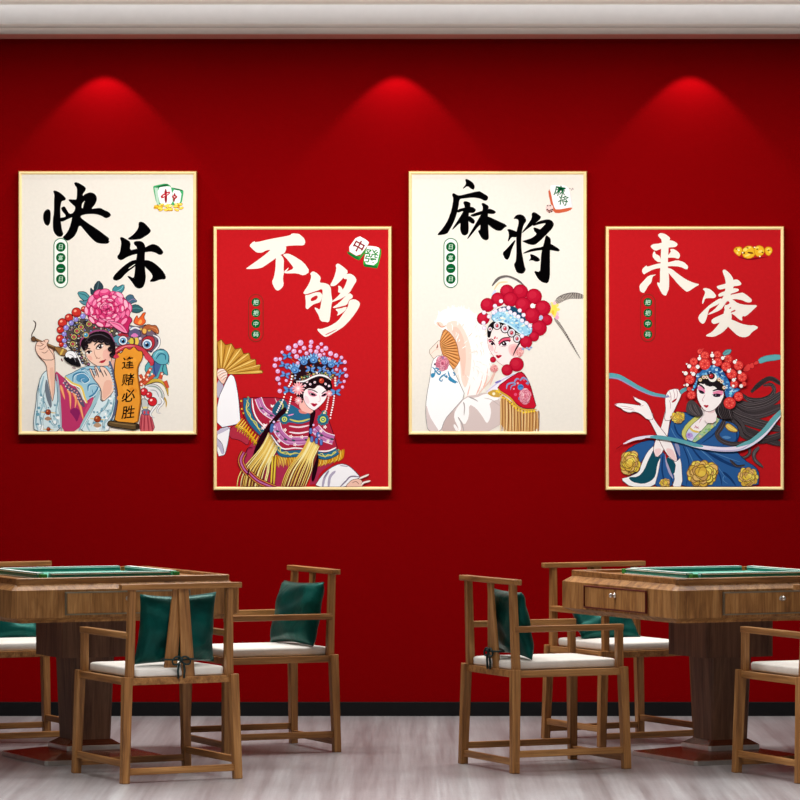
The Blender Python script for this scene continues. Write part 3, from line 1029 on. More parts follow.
a = Art().at(538, 175, 16)
a.P([(160, 280), (185, 210), (260, 520), (290, 560), (565, 510), (510, 575), (290, 620), (230, 560)], (206, 96, 62))
a.P([(190, 180), (220, 160), (440, 160), (500, 230), (540, 450), (560, 512), (290, 560), (240, 470)], (252, 250, 250))
a.P([(500, 230), (515, 240), (560, 500), (540, 515)], (246, 226, 222), 0)
a.glyph('麻', 350, 255, 180, (10, 104, 56), 0, 0.012, 10)
a.glyph('将', 405, 405, 160, (10, 104, 56), 0, 0.012, 10)
a.P([(125, 500), (150, 470), (240, 480), (245, 580), (180, 612), (130, 575)], (236, 206, 200))
a.P([(130, 545), (190, 560), (245, 540), (240, 585), (182, 612), (132, 575)], (196, 150, 140), 0)
for x, y in ((155, 492), (195, 490), (150, 552), (175, 570), (205, 560), (228, 552), (180, 595), (215, 585)):
    a.E(x, y, 13, 11, (70, 30, 30), 0, 8)
for x, y in ((510, 215), (550, 215), (535, 238), (560, 225)):
    a.E(x, y, 12, 9, (176, 150, 146), 20, 8)
a.mesh('tile_emblem', poster_3, Y_ART, 0.0004)

a = Art().at(725, 235, 13.333)
G1, G2, G3 = (240, 184, 44), (252, 220, 104), (196, 128, 24)
a.P([(150, 290), (240, 300), (320, 325), (400, 300), (480, 300), (600, 285), (480, 312), (320, 338), (200, 305)], (120, 16, 24))
for pts in ([(110, 210), (140, 165), (210, 155), (235, 200), (200, 285), (160, 265)], [(525, 190), (560, 155), (620, 165), (635, 215), (590, 280), (545, 260)]):
    a.PL(pts, G1, G3, 8)
a.PL([(225, 200), (290, 145), (360, 150), (400, 200), (400, 280), (320, 318), (240, 295)], G1, G3, 8)
a.PL([(385, 170), (450, 135), (510, 160), (530, 215), (500, 270), (430, 290), (395, 250)], G1, G3, 8)
for x, y, rx, ry in ((180, 190, 22, 14), (270, 195, 30, 22), (320, 170, 34, 14), (430, 170, 24, 14), (470, 220, 30, 18), (575, 190, 24, 12), (300, 270, 40, 14), (165, 240, 14, 18), (600, 225, 16, 14)):
    a.E(x, y, rx, ry, G2, -20, 12)
for x, y, rx, ry in ((340, 238, 42, 12), (150, 188, 12, 8), (430, 188, 12, 8), (580, 205, 12, 8), (500, 232, 12, 8), (255, 240, 12, 16), (300, 172, 16, 7)):
    a.E(x, y, rx, ry, (96, 44, 16), 8, 10)
for x, y in ((185, 205), (235, 235), (395, 165), (465, 285)):
    a.E(x, y, 11, 9, (255, 246, 214), 0, 8)
a.mesh('ingot_emblem', poster_4, Y_ART, 0.0004)
# ------------------------------------------------------------------ the four painted opera ladies
def inside(p, poly):
    c = False
    for i in range(len(poly)):
        a, b = poly[i], poly[i - 1]
        if (a[1] > p[1]) != (b[1] > p[1]) and p[0] < (b[0] - a[0]) * (p[1] - a[1]) / (b[1] - a[1]) + a[0]:
            c = not c
    return c


def sprinkle(a, poly, n, cols, r0, r1, rnd, edge=None):
    x0 = min(p[0] for p in poly); x1 = max(p[0] for p in poly)
    y0 = min(p[1] for p in poly); y1 = max(p[1] for p in poly)
    k = 0
    while k < n:
        p = (rnd.uniform(x0, x1), rnd.uniform(y0, y1))
        if inside(p, poly):
            r = rnd.uniform(r0, r1)
            if edge:
                a.E(p[0], p[1], r * 1.4, r * 1.4, edge, 0, 8)
            a.E(p[0], p[1], r, r * rnd.uniform(0.7, 1), rnd.choice(cols), 0, 8)
            k += 1


def strings(a, pts, r, col, gap):
    for (x0, y0), (x1, y1) in zip(pts, pts[1:]):
        n = max(1, int(math.hypot(x1 - x0, y1 - y0) / gap))
        for i in range(n):
            t = i / n
            a.E(x0 + (x1 - x0) * t, y0 + (y1 - y0) * t, r, r, col, 0, 8)


def blossom(a, cx, cy, rx, ry, base, cols, edge, rnd, n=3, rot=0.0):
    """scalloped flower head: rings of small petals closing on the centre"""
    for k in range(n):
        f = 1 - k / n
        m = max(5, int(12 * f + 2))
        for i in range(m):
            t = 2 * PI * (i + 0.5 * (k % 2)) / m + rot
            pr = 0.42 / (n * 0.42)
            t += rnd.uniform(-.18, .18)
            g = f * rnd.uniform(.84, 1.08)
            x, y = cx + rx * 0.78 * g * math.cos(t), cy + ry * 0.78 * g * math.sin(t)
            s = (0.30 if n > 2 else 0.4) * rnd.uniform(.75, 1.25)
            a.E(x, y, rx * s * 1.1, ry * s * 1.1, edge, math.degrees(t), 10)
            a.E(x, y, rx * s * 0.95, ry * s * 0.95, rnd.choice(cols), math.degrees(t), 10)
    a.E(cx, cy, rx * 0.22, ry * 0.22, base, 0, 10)


# ---------------------------------------------------------------- lady with the peony
def lady_peony():
    a = Art(clip_1)
    r = random.Random(21)
    SK, SKE = (246, 206, 184), (96, 58, 52)
    # right side: skirt tassel, plume, beard, rim, beads
    a.at(100, 355, 10)
    a.PL([(415, 560), (500, 560), (560, 770), (380, 770)], (206, 96, 104), (110, 40, 60), 6)
    for x, y in ((420, 405), (445, 440), (475, 490), (500, 530)):
        a.L([(x, 600), (y, 768)], 14, (158, 52, 66))
    a.PL([(415, 545), (500, 545), (505, 600), (425, 600)], (112, 118, 150), w=5)
    a.E(445, 575, 10, 18, (210, 60, 70)); a.E(482, 575, 10, 18, (210, 60, 70))
    a.PL([(412, 430), (480, 450), (482, 545), (420, 545)], (196, 200, 196), w=5)
    a.E(450, 525, 26, 10, (236, 214, 130))
    a.PL([(440, 130), (500, 40), (540, -30), (620, -70), (690, -10), (690, 105), (655, 70), (672, 150), (680, 210), (640, 185), (560, 250), (480, 215)], (86, 168, 176), (30, 60, 80), 7)
    a.P([(530, 80), (590, -30), (625, 60), (590, 160), (560, 230), (520, 170)], (72, 98, 150))
    a.L([(600, -20), (640, 60), (625, 150), (650, 190)], 10, (36, 84, 104)); a.L([(555, 20), (540, 120), (560, 220)], 9, (40, 60, 110))
    a.L([(650, 0), (680, 60), (685, 100)], 12, (150, 214, 214))
    a.L([(440, 300), (520, 262), (600, 262), (660, 315), (682, 410)], 50, (90, 64, 30), 22)
    a.L([(440, 298), (520, 258), (600, 258), (660, 315), (682, 405)], 38, (206, 172, 66), 16)
    a.L([(640, 420), (662, 470), (660, 525)], 22, (192, 156, 60), 8)
    a.PL([(440, 310), (520, 285), (590, 310), (640, 380), (640, 450), (600, 500), (520, 490), (430, 420)], (228, 226, 226), (96, 96, 104), 6)
    a.L([(470, 310), (560, 320), (615, 380), (620, 460)], 16, (150, 166, 156)); a.L([(500, 350), (560, 360), (590, 420)], 10, (168, 168, 174))
    for pts in ([(600, 420), (632, 470), (585, 530), (575, 570), (610, 585)], [(575, 490), (525, 550), (505, 600), (545, 630)]):
        a.L(pts, 34, (110, 108, 116), 10); a.L(pts, 24, (240, 238, 238), 5)
    for pts in ([(405, 310), (420, 240), (400, 195)], [(430, 280), (480, 180), (512, 128)], [(430, 290), (500, 235), (545, 200)], [(600, 240), (620, 172)], [(650, 260), (680, 330)]):
        a.L(pts, 44, (110, 34, 26), 30, False); a.L(pts, 34, (206, 84, 54), 22, False)
    for x, y in ((405, 245), (440, 225), (480, 198), (500, 150), (520, 190), (470, 245), (620, 190), (415, 290)):
        a.E(x, y, 11, 11, (250, 226, 206), 0, 10)
    a.O(440, 368, 36, (208, 40, 50), hi=(250, 190, 190)); a.O(490, 398, 30, (208, 40, 50), hi=(250, 190, 190)); a.O(525, 466, 42, (208, 36, 46), hi=(255, 220, 216))
    # lion mask
    a.at(100, 280, 10)
    a.PL([(520, 790), (530, 725), (590, 692), (660, 702), (692, 760), (680, 840), (600, 850)], (96, 170, 186), (34, 66, 84), 7)
    a.L([(560, 790), (600, 740), (650, 750), (655, 800)], 12, (40, 100, 126)); a.L([(545, 770), (580, 720), (640, 720)], 10, (150, 210, 216))
    m = [(100, 520), (150, 460), (230, 440), (330, 460), (400, 470), (470, 440), (560, 540), (602, 600), (580, 690), (520, 725), (400, 690), (300, 660), (200, 670), (120, 650)]
    a.PL(m, (116, 94, 112), (44, 30, 44), 7)
    sprinkle(a, m, 46, [(200, 60, 70), (90, 150, 170), (226, 200, 220), (60, 50, 80), (210, 180, 90)], 8, 17, r)
    a.P([(120, 580), (150, 510), (205, 550), (185, 630), (135, 620)], (92, 152, 172)); a.P([(150, 545), (240, 520), (300, 560), (250, 580)], (176, 46, 62))
    a.PL([(280, 530), (310, 485), (360, 478), (405, 510), (412, 570), (290, 570)], (92, 88, 122), w=6)
    a.L([(300, 500), (350, 475), (400, 495)], 18, (228, 226, 232))
    a.P([(300, 560), (345, 525), (392, 560), (350, 575)], (218, 122, 184))
    a.O(230, 605, 44, (228, 228, 236)); a.E(230, 607, 32, 30, (92, 152, 192)); a.E(232, 614, 16, 16, (20, 24, 42)); a.E(222, 598, 7, 6, (240, 244, 250))
    a.PL([(410, 640), (430, 580), (480, 555), (540, 570), (552, 640), (520, 700), (450, 710)], (184, 50, 62), w=6)
    a.O(472, 640, 47, (228, 228, 236)); a.E(470, 644, 36, 36, (92, 142, 182)); a.E(470, 650, 18, 18, (20, 24, 42)); a.E(460, 632, 8, 7, (240, 244, 250))
    a.E(318, 615, 28, 42, (56, 40, 50)); a.E(315, 615, 22, 36, (214, 196, 70)); a.E(366, 612, 22, 38, (236, 196, 84)); a.E(344, 614, 8, 36, (70, 46, 50))
    a.L([(530, 550), (585, 580), (592, 640), (560, 690), (525, 720)], 26, (90, 80, 96)); a.L([(530, 550), (585, 580), (592, 640), (560, 690), (525, 720)], 17, (238, 236, 238))
    a.PL([(415, 510), (430, 470), (480, 440), (520, 455), (560, 450), (590, 500), (585, 545), (540, 520), (500, 490), (470, 500), (460, 545), (430, 545)], (178, 96, 56), (84, 40, 26), 6)
    a.E(445, 510, 20, 24, (232, 184, 92)); a.L([(500, 470), (560, 490), (580, 530)], 9, (214, 140, 90))
    a.PL([(335, 420), (350, 380), (372, 350), (382, 388), (410, 360), (430, 328), (462, 322), (435, 372), (462, 415), (430, 450), (390, 455), (350, 440)], (230, 98, 48), (120, 40, 20), 6)
    a.P([(375, 430), (408, 388), (425, 420), (400, 446)], (250, 168, 84))
    arc = [(120, 775), (170, 705), (250, 672), (340, 668), (420, 700), (480, 765), (520, 830), (500, 850)]
    a.L(arc, 56, (84, 22, 32)); a.L(arc, 42, (198, 62, 74)); a.L([(150, 720), (250, 664), (350, 662)], 10, (240, 140, 140))
    # leaves
    T = (36, 58, 66)
    for pts, c in (([(250, 180), (290, 145), (330, 150), (342, 180), (375, 215), (330, 228), (290, 250)], (70, 104, 126)), ([(290, 262), (370, 240), (442, 297), (380, 332), (310, 318)], (52, 98, 104)),
                   ([(120, 95), (160, 48), (172, 75), (240, 40), (245, 90), (205, 142), (140, 130)], (70, 142, 152))):
        a.PL(pts, c, T, 7)
    a.L([(270, 225), (330, 190), (360, 205)], 7, (150, 130, 170)); a.L([(310, 290), (370, 280), (430, 297)], 6, (90, 150, 150)); a.L([(150, 120), (210, 90), (235, 50)], 7, (140, 200, 206))
    a.at(25, 280, 10)
    for pts, c in (([(520, 118), (600, 115), (645, 160), (650, 205), (600, 215), (550, 180)], (84, 152, 160)), ([(535, 205), (600, 212), (650, 180), (668, 240), (620, 258), (570, 240)], (88, 140, 154)),
                   ([(652, 70), (690, 112), (690, 60), (735, 0), (782, 55), (780, 105), (720, 140), (660, 155)], (46, 66, 76))):
        a.PL(pts, c, T, 7)
    a.L([(540, 135), (600, 150), (640, 190)], 8, (40, 98, 110)); a.L([(735, 20), (725, 80), (700, 130)], 7, (90, 120, 126))
    # jewelled band
    band = [(400, 540), (440, 470), (500, 410), (580, 385), (640, 400), (700, 440), (800, 440), (900, 450), (930, 540), (880, 580), (800, 520), (700, 505), (640, 540), (600, 570), (560, 620), (550, 700), (620, 800), (650, 850), (570, 830), (480, 720), (410, 640)]
    a.PL(band, (84, 76, 72), (36, 28, 32), 7)
    sprinkle(a, band, 150, [(206, 190, 130), (156, 150, 140), (196, 60, 70), (110, 130, 170), (226, 222, 214), (48, 40, 46), (140, 120, 90), (170, 110, 140)], 7, 14, r, (40, 32, 36))
    for x, y in ((490, 570), (478, 640), (560, 470), (520, 510), (640, 440)):
        a.E(x, y, 34, 32, (44, 36, 40)); a.E(x, y, 28, 26, (196, 180, 104)); a.E(x, y, 18, 17, (70, 60, 66)); a.E(x, y, 11, 11, (206, 70, 84))
    for x, y, q in ((590, 292, 28), (515, 325, 45), (440, 378, 38), (375, 428, 42), (355, 500, 34), (352, 588, 38), (365, 645, 24)):
        a.O(x, y, q, (206, 54, 44), (70, 16, 20), hi=(246, 170, 140)); a.L([(x - q * .6, y + q * .55), (x, y + q * .85), (x + q * .6, y + q * .5)], q * .22, (140, 24, 28))
    for x, y, q in ((580, 362, 26), (510, 395, 23), (463, 430, 25), (412, 478, 26), (392, 540, 23), (392, 605, 22), (402, 658, 18)):
        a.O(x, y, q, (146, 138, 214), (50, 44, 80), hi=(214, 210, 250))
    # peony
    a.at(100, 280, 10)
    a.PL([(-130, 300), (-110, 200), (-60, 140), (0, 108), (50, 140), (90, 125), (180, 140), (250, 180), (262, 240), (290, 290), (280, 350), (330, 400), (290, 450), (285, 540), (220, 530), (160, 480), (60, 460), (-30, 440), (-90, 430), (-120, 370)], (196, 40, 96), (104, 14, 50), 8)
    pet = []
    for k, (f, n) in enumerate(((0.88, 15), (0.66, 12), (0.44, 9), (0.2, 6))):
        for i in range(n):
            t = 2 * PI * i / n + k * 0.4 + r.uniform(-.12, .12)
            f2 = f * r.uniform(0.9, 1.1)
            pet.append((80 + 205 * f2 * math.cos(t), 288 + 168 * f2 * math.sin(t), t, (1.0 - 0.13 * k) * r.uniform(0.85, 1.2)))
    for x, y, t, s in pet:
        d = math.degrees(t)
        c, q = math.cos(t), math.sin(t)
        w, h = 56 * s, 46 * s
        a.E(x, y, h, w, (134, 18, 66), d, 14)
        a.E(x + 3 * c, y + 3 * q, h * .88, w * .9, r.choice([(222, 66, 124), (232, 92, 146), (212, 50, 108)]), d, 14)
        a.E(x + h * .45 * c, y + h * .45 * q, h * .34, w * .66, r.choice([(246, 150, 186), (250, 184, 206), (240, 122, 166)]), d, 12)
    for i in range(34):
        t = r.uniform(0, 6.28); f = r.uniform(.15, .9)
        x, y = 80 + 195 * f * math.cos(t), 288 + 160 * f * math.sin(t)
        a.L([(x - 22 * math.sin(t), y + 22 * math.cos(t)), (x + 9 * math.cos(t), y + 9 * math.sin(t)), (x + 24 * math.sin(t), y - 24 * math.cos(t))], 7, r.choice([(150, 22, 76), (252, 206, 222), (176, 30, 88)]), 4)
    a.PL([(70, 405), (200, 428), (245, 470), (285, 535), (225, 525), (140, 472)], (242, 138, 176), (134, 18, 66), 6)
    a.L([(110, 425), (190, 455), (250, 515)], 10, (222, 70, 128))
    # face
    a.at(25, 280, 10)
    a.P([(790, 880), (865, 790), (905, 800), (925, 920), (860, 980), (800, 940)], (232, 178, 158))
    a.PL([(598, 690), (610, 630), (660, 585), (760, 585), (845, 600), (866, 680), (868, 800), (840, 850), (790, 892), (740, 872), (670, 830), (625, 790), (605, 740)], SK, SKE, 5)
    a.P([(780, 700), (850, 680), (862, 780), (820, 820), (775, 780)], (243, 186, 170), 2); a.P([(620, 760), (660, 755), (680, 800), (650, 805)], (242, 180, 162))
    a.L([(690, 655), (730, 618), (792, 622)], 12, (44, 28, 30)); a.L([(605, 705), (622, 686), (655, 690)], 11, (44, 28, 30))
    a.E(747, 666, 36, 19, (250, 246, 242), -22); a.E(750, 666, 18, 19, (42, 26, 30)); a.E(745, 660, 5, 5, (250, 250, 250)); a.L([(708, 692), (738, 650), (790, 640)], 13, (30, 18, 22)); a.L([(712, 694), (750, 690), (785, 662)], 5, (120, 70, 66))
    a.E(640, 726, 28, 13, (250, 246, 242), -12); a.E(640, 724, 14, 14, (42, 26, 30)); a.L([(606, 728), (638, 708), (672, 716)], 12, (30, 18, 22))
    a.L([(690, 690), (702, 755), (735, 785), (755, 775)], 6, (190, 128, 110)); a.E(718, 782, 8, 4, (170, 96, 84))
    a.P([(738, 822), (765, 806), (782, 802), (812, 790), (800, 818), (770, 834)], (196, 40, 62)); a.L([(738, 822), (775, 815), (812, 791)], 5, (110, 16, 34))
    a.P([(555, 650), (575, 590), (640, 540), (720, 515), (800, 515), (875, 560), (905, 640), (905, 760), (872, 790), (866, 690), (842, 640), (800, 600), (745, 612), (700, 590), (650, 605), (622, 650), (602, 705), (580, 700)], (28, 20, 24))
    for x, y, q in ((640, 605, 34), (700, 590, 34), (765, 600, 34), (825, 622, 34), (610, 660, 26), (858, 690, 30), (872, 750, 28)):
        a.E(x, y, q, q * .9, (28, 20, 24)); a.L([(x - q * .5, y), (x, y + q * .5), (x + q * .5, y)], 5, (92, 78, 88), 3)
    a.L([(600, 620), (660, 560), (760, 545), (850, 590)], 8, (80, 70, 80))
    a.L([(552, 660), (568, 592), (640, 540), (700, 510), (795, 508), (860, 550), (895, 620)], 15, (156, 74, 118))
    a.O(610, 550, 22, (64, 152, 192), (180, 150, 70), 9, (220, 244, 250))
    strings(a, [(560, 700), (590, 780), (640, 830)], 9, (214, 190, 150), 22)
    # robe
    a.at(25, 355, 10)
    cl = [(390, 215), (470, 180), (600, 112), (700, 112), (860, 110), (890, 280), (760, 340), (700, 420), (610, 485), (590, 370), (520, 320), (430, 260)]
    a.PL(cl, (156, 200, 218), (50, 90, 116), 6)
    a.P([(520, 190), (600, 180), (665, 240), (600, 282), (510, 262)], (86, 150, 188))
    for pts in ([(480, 270), (490, 200), (580, 175), (640, 240), (590, 275), (550, 240), (585, 225)], [(630, 360), (640, 300), (710, 295), (730, 350), (690, 385), (670, 345)], [(620, 150), (690, 150), (740, 230), (760, 300)], [(560, 150), (600, 140), (640, 190)], [(640, 420), (690, 390), (740, 310)]):
        a.L(pts, 20, (58, 128, 166), 10)
        a.L([(x + 9, y + 9) for x, y in pts], 8, (220, 238, 244), 5)
    a.P([(300, 150), (370, 210), (430, 260), (520, 325), (590, 480), (700, 400), (640, 560), (520, 768), (365, 768), (350, 500), (310, 300)], (188, 56, 104))
    a.P([(440, 560), (500, 520), (560, 560), (520, 680), (490, 620)], (138, 36, 92)); a.P([(610, 520), (690, 410), (640, 540), (590, 620)], (206, 76, 116))
    for pts, w in (([(355, 300), (400, 445)], 40), ([(425, 340), (450, 400), (455, 540)], 40), ([(480, 370), (510, 440), (500, 530)], 36), ([(530, 450), (560, 540), (585, 650)], 40)):
        a.L(pts, w, (236, 138, 86), 12)
        a.L(pts, w * .35, (246, 186, 130), 5)
    a.L([(392, 245), (440, 330), (520, 375), (560, 460), (592, 520)], 44, (96, 80, 108))
    strings(a, [(400, 262), (440, 322), (520, 375), (562, 462), (590, 510)], 9, (220, 150, 150), 30)
    strings(a, [(385, 280), (430, 345), (510, 395), (545, 470)], 7, (226, 222, 230), 34)
    a.L([(398, 215), (470, 282), (560, 322), (592, 420), (622, 482)], 26, (236, 206, 96)); a.L([(405, 235), (465, 292), (550, 332), (580, 420), (610, 482)], 11, (250, 246, 234))
    a.PL([(215, 150), (160, 210), (120, 360), (112, 480), (85, 640), (92, 772), (370, 772), (352, 520), (312, 280), (300, 170)], (214, 232, 236), (70, 92, 104), 7)
    for pts, w in (([(190, 210), (155, 360), (185, 470), (150, 600), (165, 765)], 24), ([(140, 330), (165, 420), (205, 540)], 18), ([(310, 260), (335, 420), (310, 560), (345, 700)], 22), ([(120, 560), (110, 680), (135, 765)], 20), ([(240, 640), (280, 700), (320, 680), (300, 560)], 14)):
        a.L(pts, w, (150, 188, 202), 10)
    sprinkle(a, [(120, 380), (200, 250), (240, 540), (340, 560), (340, 750), (110, 750)], 26, [(110, 164, 184), (170, 204, 214), (246, 250, 250)], 9, 20, r)
    a.P([(215, 220), (250, 380), (272, 500), (255, 540), (215, 440), (195, 330)], (112, 122, 134)); a.L([(318, 190), (345, 400), (365, 768)], 18, (166, 178, 190))
    for x, y, s in ((232, 575, 1), (235, 745, .7)):
        a.L([(x - 80 * s, y - 5), (x + 80 * s, y + 5)], 9, (226, 186, 84)); a.O(x, y - 4, 26 * s, (156, 58, 32), hi=(220, 140, 90)); a.P([(x - 45 * s, y + 65 * s), (x, y + 35 * s), (x + 40 * s, y + 65 * s), (x, y + 85 * s)], (176, 136, 106))
    for pts in ([(150, 230), (130, 400), (122, 560), (105, 700)], [(205, 330), (185, 430), (215, 530), (180, 640), (190, 765)], [(330, 300), (325, 450), (345, 600)], [(250, 560), (265, 640), (300, 700), (325, 660)], [(140, 600), (165, 690), (150, 765)]):
        a.L(pts, 6, (66, 104, 122), 3)
    for x, y in ((160, 400), (190, 470), (300, 500), (330, 600), (130, 690), (160, 630), (290, 610), (340, 720)):
        a.P([(x - 16, y), (x, y - 14), (x + 14, y + 2), (x + 2, y + 16)], (64, 132, 158)); a.E(x, y, 5, 5, (226, 240, 244), 0, 8)
    # forearm and hand with the brush
    a.PL([(105, -80), (130, 10), (215, 90), (225, 220), (262, 420), (275, 475), (298, 360), (302, 100), (296, 0), (275, -70), (200, -110)], SK, SKE, 6)
    a.P([(240, 130), (262, 300), (275, 440), (292, 340), (290, 120)], (238, 188, 164))
    a.at(25, 280, 10)
    a.L([(80, 405), (106, 432), (96, 490), (68, 545), (72, 590)], 13, (64, 50, 44), 9)
    a.L([(82, 582), (200, 640), (310, 690)], 24, (92, 62, 42), 46, False); a.L([(90, 580), (200, 632), (300, 672)], 8, (160, 120, 80), 14)
    a.PL([(62, 575), (90, 560), (112, 590), (100, 618), (66, 610)], (110, 78, 52), w=5)
    a.PL([(285, 668), (340, 668), (435, 705), (400, 760), (345, 752)], (156, 112, 62), (60, 40, 30), 6); a.L([(385, 688), (352, 752)], 20, (222, 184, 90))
    a.PL([(110, 640), (130, 612), (170, 620), (215, 590), (245, 605), (215, 640), (240, 690), (280, 740), (296, 800), (180, 800), (125, 745), (102, 690)], SK, SKE, 6)
    for pts in ([(115, 655), (160, 660), (190, 640)], [(140, 690), (180, 690), (215, 655)], [(165, 720), (200, 730), (235, 700)], [(150, 625), (185, 645)], [(185, 600), (205, 625)]):
        a.L(pts, 6, (150, 84, 70))
    a.P([(395, 745), (430, 700), (500, 705), (535, 780), (565, 860), (540, 870), (470, 850), (400, 800)], (40, 34, 38)); a.P([(400, 745), (432, 708), (495, 715), (525, 785), (470, 770), (455, 790), (430, 765), (415, 780)], (246, 245, 246))
    a.P([(380, 770), (425, 775), (450, 800), (480, 780), (535, 830), (560, 860), (470, 852), (410, 815)], (20, 18, 22)); a.L([(440, 740), (480, 760), (510, 820)], 6, (150, 150, 156)); a.L([(500, 715), (545, 800), (570, 862)], 9, (250, 250, 250))
    a.L([(362, 785), (375, 815)], 12, (110, 44, 50)); a.L([(470, 875), (510, 882)], 9, (150, 110, 120))
    # right sleeve, hand
    a.at(25, 355, 10)
    a.PL([(745, 340), (760, 480), (830, 420), (850, 330), (880, 200), (910, 480), (900, 640), (850, 690), (835, 772), (525, 772), (640, 590)], (220, 236, 240), (70, 92, 104), 7)
    for pts, w in (([(740, 360), (700, 470), (600, 640), (535, 768)], 44), ([(870, 330), (830, 480), (760, 560), (700, 700)], 30), ([(895, 420), (870, 560), (800, 660), (790, 765)], 24), ([(640, 650), (620, 700), (650, 765)], 18)):
        a.L(pts, w, (160, 198, 208), 16)
    sprinkle(a, [(760, 500), (880, 380), (890, 620), (830, 760), (600, 760)], 24, [(110, 164, 190), (180, 210, 220), (250, 252, 252)], 9, 20, r)
    for pts in ([(720, 470), (650, 600), (560, 765)], [(840, 440), (800, 540), (720, 600), (660, 720)], [(890, 460), (860, 600), (800, 680)], [(780, 660), (770, 765)]):
        a.L(pts, 6, (66, 104, 122), 3)
    for x, y in ((770, 540), (830, 560), (690, 570), (640, 690), (790, 720), (860, 480)):
        a.P([(x - 16, y), (x, y - 14), (x + 14, y + 2), (x + 2, y + 16)], (64, 132, 158)); a.E(x, y, 5, 5, (226, 240, 244), 0, 8)
    a.L([(650, 635), (800, 650)], 9, (226, 186, 84)); a.O(725, 640, 31, (160, 66, 34), hi=(226, 150, 96)); a.P([(675, 705), (725, 670), (775, 705), (725, 730)], (186, 150, 120))
    a.PL([(640, 130), (665, 140), (690, 200), (720, 210), (690, 120), (715, 110), (760, 190), (745, 110), (800, 120), (850, 180), (900, 300), (880, 380), (770, 480), (765, 350), (730, 290), (680, 230)], SK, SKE, 6)
    for pts in ([(665, 140), (700, 230)], [(705, 125), (740, 225)], [(745, 130), (790, 220)], [(790, 150), (820, 210)]):
        a.L(pts, 9, (60, 40, 48)); a.L([(p[0] + 14, p[1]) for p in pts], 5, (250, 226, 210))
    a.P([(800, 250), (870, 250), (870, 360), (780, 460), (775, 350)], (238, 184, 162))
    # scroll
    a.at(100, 355, 10)
    a.L([(95, 60), (130, 180), (165, 320), (170, 440), (150, 560), (110, 660)], 40, (88, 96, 124), 30)
    strings(a, [(100, 120), (130, 260), (150, 420)], 10, (190, 206, 220), 28)
    a.PL([(150, 60), (180, -30), (215, -15), (250, -80), (300, -50), (340, -90), (380, -40), (425, -40), (430, 30), (385, 110), (380, 200), (400, 320), (415, 440), (400, 560), (380, 692), (140, 672), (165, 560), (182, 440), (170, 320), (140, 200)], (232, 152, 50), (70, 40, 24), 8)
    sprinkle(a, [(170, 60), (360, 0), (370, 300), (390, 600), (180, 640), (200, 420)], 26, [(240, 170, 70), (224, 138, 40), (238, 160, 56)], 16, 34, r)
    a.L([(400, 60), (372, 150), (388, 300), (404, 440), (390, 560), (372, 680)], 12, (176, 104, 34))
    a.PL([(72, 692), (92, 655), (150, 665), (370, 685), (402, 702), (355, 752), (250, 736), (90, 712)], (96, 74, 46), (34, 26, 20), 8); a.E(378, 718, 22, 24, (50, 38, 28)); a.L([(100, 675), (250, 695), (350, 705)], 9, (140, 112, 72))
    for ch, y, s in (('逢', 78, 135), ('赌', 245, 140), ('必', 405, 140), ('胜', 572, 145)):
        a.glyph(ch, 280, y, s, (20, 12, 10), 0.2, 0.012, -5)
    a.P([(130, 20), (165, -20), (200, 20), (160, 40)], (206, 60, 84)); a.P([(440, 0), (480, -20), (545, 60), (520, 80), (450, 40)], (206, 66, 84))
    a.mesh('opera_figure', poster_1, Y_ART, 0.0004)


